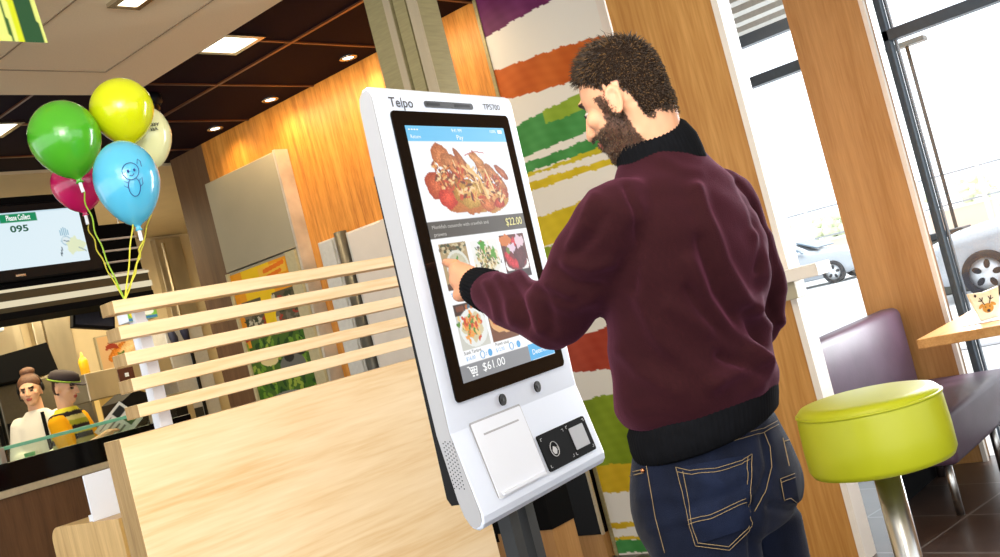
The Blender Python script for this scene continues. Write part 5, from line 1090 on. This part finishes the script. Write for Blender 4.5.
    for q in (-1, 1): obj('shoe', ell(B(), np.array([*(hip+Rr*q*.09+F0*.05)[:2], .045]), F0, Rr, UPZ, .14, .048, .045), M['black'], th_, True)
    return th_, hc, Fp, Rr, Up, nb, pose, Hh
def arms_w(nb, F0, Rr):
    return [(nb-UPZ*.09+Rr*.15, nb-UPZ*.34+Rr*.19+F0*.07, nb-UPZ*.27+Rr*.12+F0*.27), (nb-UPZ*.09-Rr*.15, nb-UPZ*.34-Rr*.17+F0*.08, nb-UPZ*.24-Rr*.04+F0*.30)]
W1 = worker('worker', 'kitchen worker in dark cap and yellow striped shirt, reading a sheet of paper', (64, 384), 7.3, (.95, -.12), .35, .98, 'striped', dict(arms=arms_w, hair=(60, 36, 26)))
th_, hc, Fp, Rr, Up, nb, pose, Hh = W1
def capmesh(w):
    bm = B(); loft(bm, [Hh(-.005, 0, .018), Hh(-.005, 0, .045), Hh(-.004, 0, .078), Hh(-.004, 0, .094), Hh(-.004, 0, .099)], [(.088, .112), (.090, .114), (.080, .100), (.05, .07), (.02, .03)], Rr, Fp, 28); return bm
obj('cap', capmesh(0), M['cap_dark'], th_, True)
bm = B(); pr_ = [Hh(.085+.075*math.cos(a), .075*math.sin(a), .02-.012*math.cos(a)) for a in np.linspace(-1.5, 1.5, 14)]; obj('cap_peak', prism(bm, pr_, Vector(Up*.008)), M['cap_dark'], th_)
obj('cap_band', tube(B(), [Hh(-.005+.115*math.cos(a), .0905*math.sin(a), .026) for a in np.linspace(0, 6.283, 30)], .006, 6, False), mat('cap_band_green', L(130, 160, 40), .7), th_)
c = (pose[0][2]+pose[1][2])/2+Fp*.10+UPZ*.05; sheet = thing('paper_sheet', 'white printed sheet held by the worker in the cap', 'paper', c); u_ = nrm(R0*.80+UPZ*.55-E0*.2); v_ = nrm(np.cross(u_, E0*.9+UPZ*.3))
v_ = v_ if v_[2] < 0 else -v_
p = Pic(40, 30, .30, .20, (232, 230, 222))
for k in range(5): p.ln([(.03, .03+k*.035), (.16+.02*(k % 2), .03+k*.035)], .004, (130, 126, 120))
p.rect(.19, .02, .28, .07, (40, 40, 40)); p.rect(.2, .1, .27, .17, (90, 110, 70))
p.mesh('printed_face', c-u_*.13-v_*.12, u_, v_, M['paper'], sheet); nn = nrm(np.cross(u_, v_)); nn = nn if nn@FW > 0 else -nn
obj('sheet', prism(B(), [c-u_*.13-v_*.12+nn*.001, c+u_*.17-v_*.12+nn*.001, c+u_*.17+v_*.08+nn*.001, c-u_*.13+v_*.08+nn*.001], Vector(nn*.002)), M['white_panel'], sheet)
def arms_f(nb, F0, Rr):
    return [(nb-UPZ*.09+Rr*.14, nb-UPZ*.33+Rr*.19+F0*.04, nb-UPZ*.35+Rr*.02+F0*.24), (nb-UPZ*.09-Rr*.14, nb-UPZ*.33-Rr*.18+F0*.04, nb-UPZ*.37-Rr*.04+F0*.22)]
W2 = worker('worker', 'kitchen worker in a white shirt and headset, facing the camera, at far left', (30, 388), 7.75, (.15, -.98), .1, .98, 'plain', dict(arms=arms_f, hair=(60, 38, 26)))
th_, hc, Fp, Rr, Up, nb, pose, Hh = W2
bm = B(); ell(bm, Hh(-.016, 0, .032), Fp, Rr, Up, .094, .084, .078); ell(bm, Hh(-.03, .0, .12), Fp, Rr, Up, .05, .055, .035); obj('hair', remesh(bm, .006, 3), mat('brown_hair', L(96, 60, 36), .6, noise=(80, .3)), th_, True)
obj('headset', tube(B(), [Hh(-.01, .088*math.cos(a), .0+.105*math.sin(a)) for a in np.linspace(0, math.pi, 16)], .008, 8), M['black'], th_, True)
for q in (1, -1): obj('ear_pad', ell(B(), Hh(-.01, q*.086, -.01), Fp, Rr, Up, .028, .012, .034), M['black'], th_, True)
obj('microphone', tube(B(), [Hh(.0, .09, -.03), Hh(.06, .07, -.07), Hh(.09, .04, -.075)], .004, 6), M['black'], th_)
obj('apron_strap', tube(B(), [nb-UPZ*.02-Rr*.06+Fp*.09, nb-UPZ*.2-Rr*.07+Fp*.125, nb-UPZ*.5-Rr*.08+Fp*.13], .014, 8), M['black_matt'], th_)
c = pose[0][2]+Fp*.09+UPZ*.02; tag(obj('green_cup', lathe(B(), [(0, -.05), (.03, -.05), (.038, .05), (.034, .05), (0, -.02)], c, 20), mat('cup_green', L(60, 140, 90), .4), None, True), 'small green paper cup held by the worker in the white shirt', 'cup')
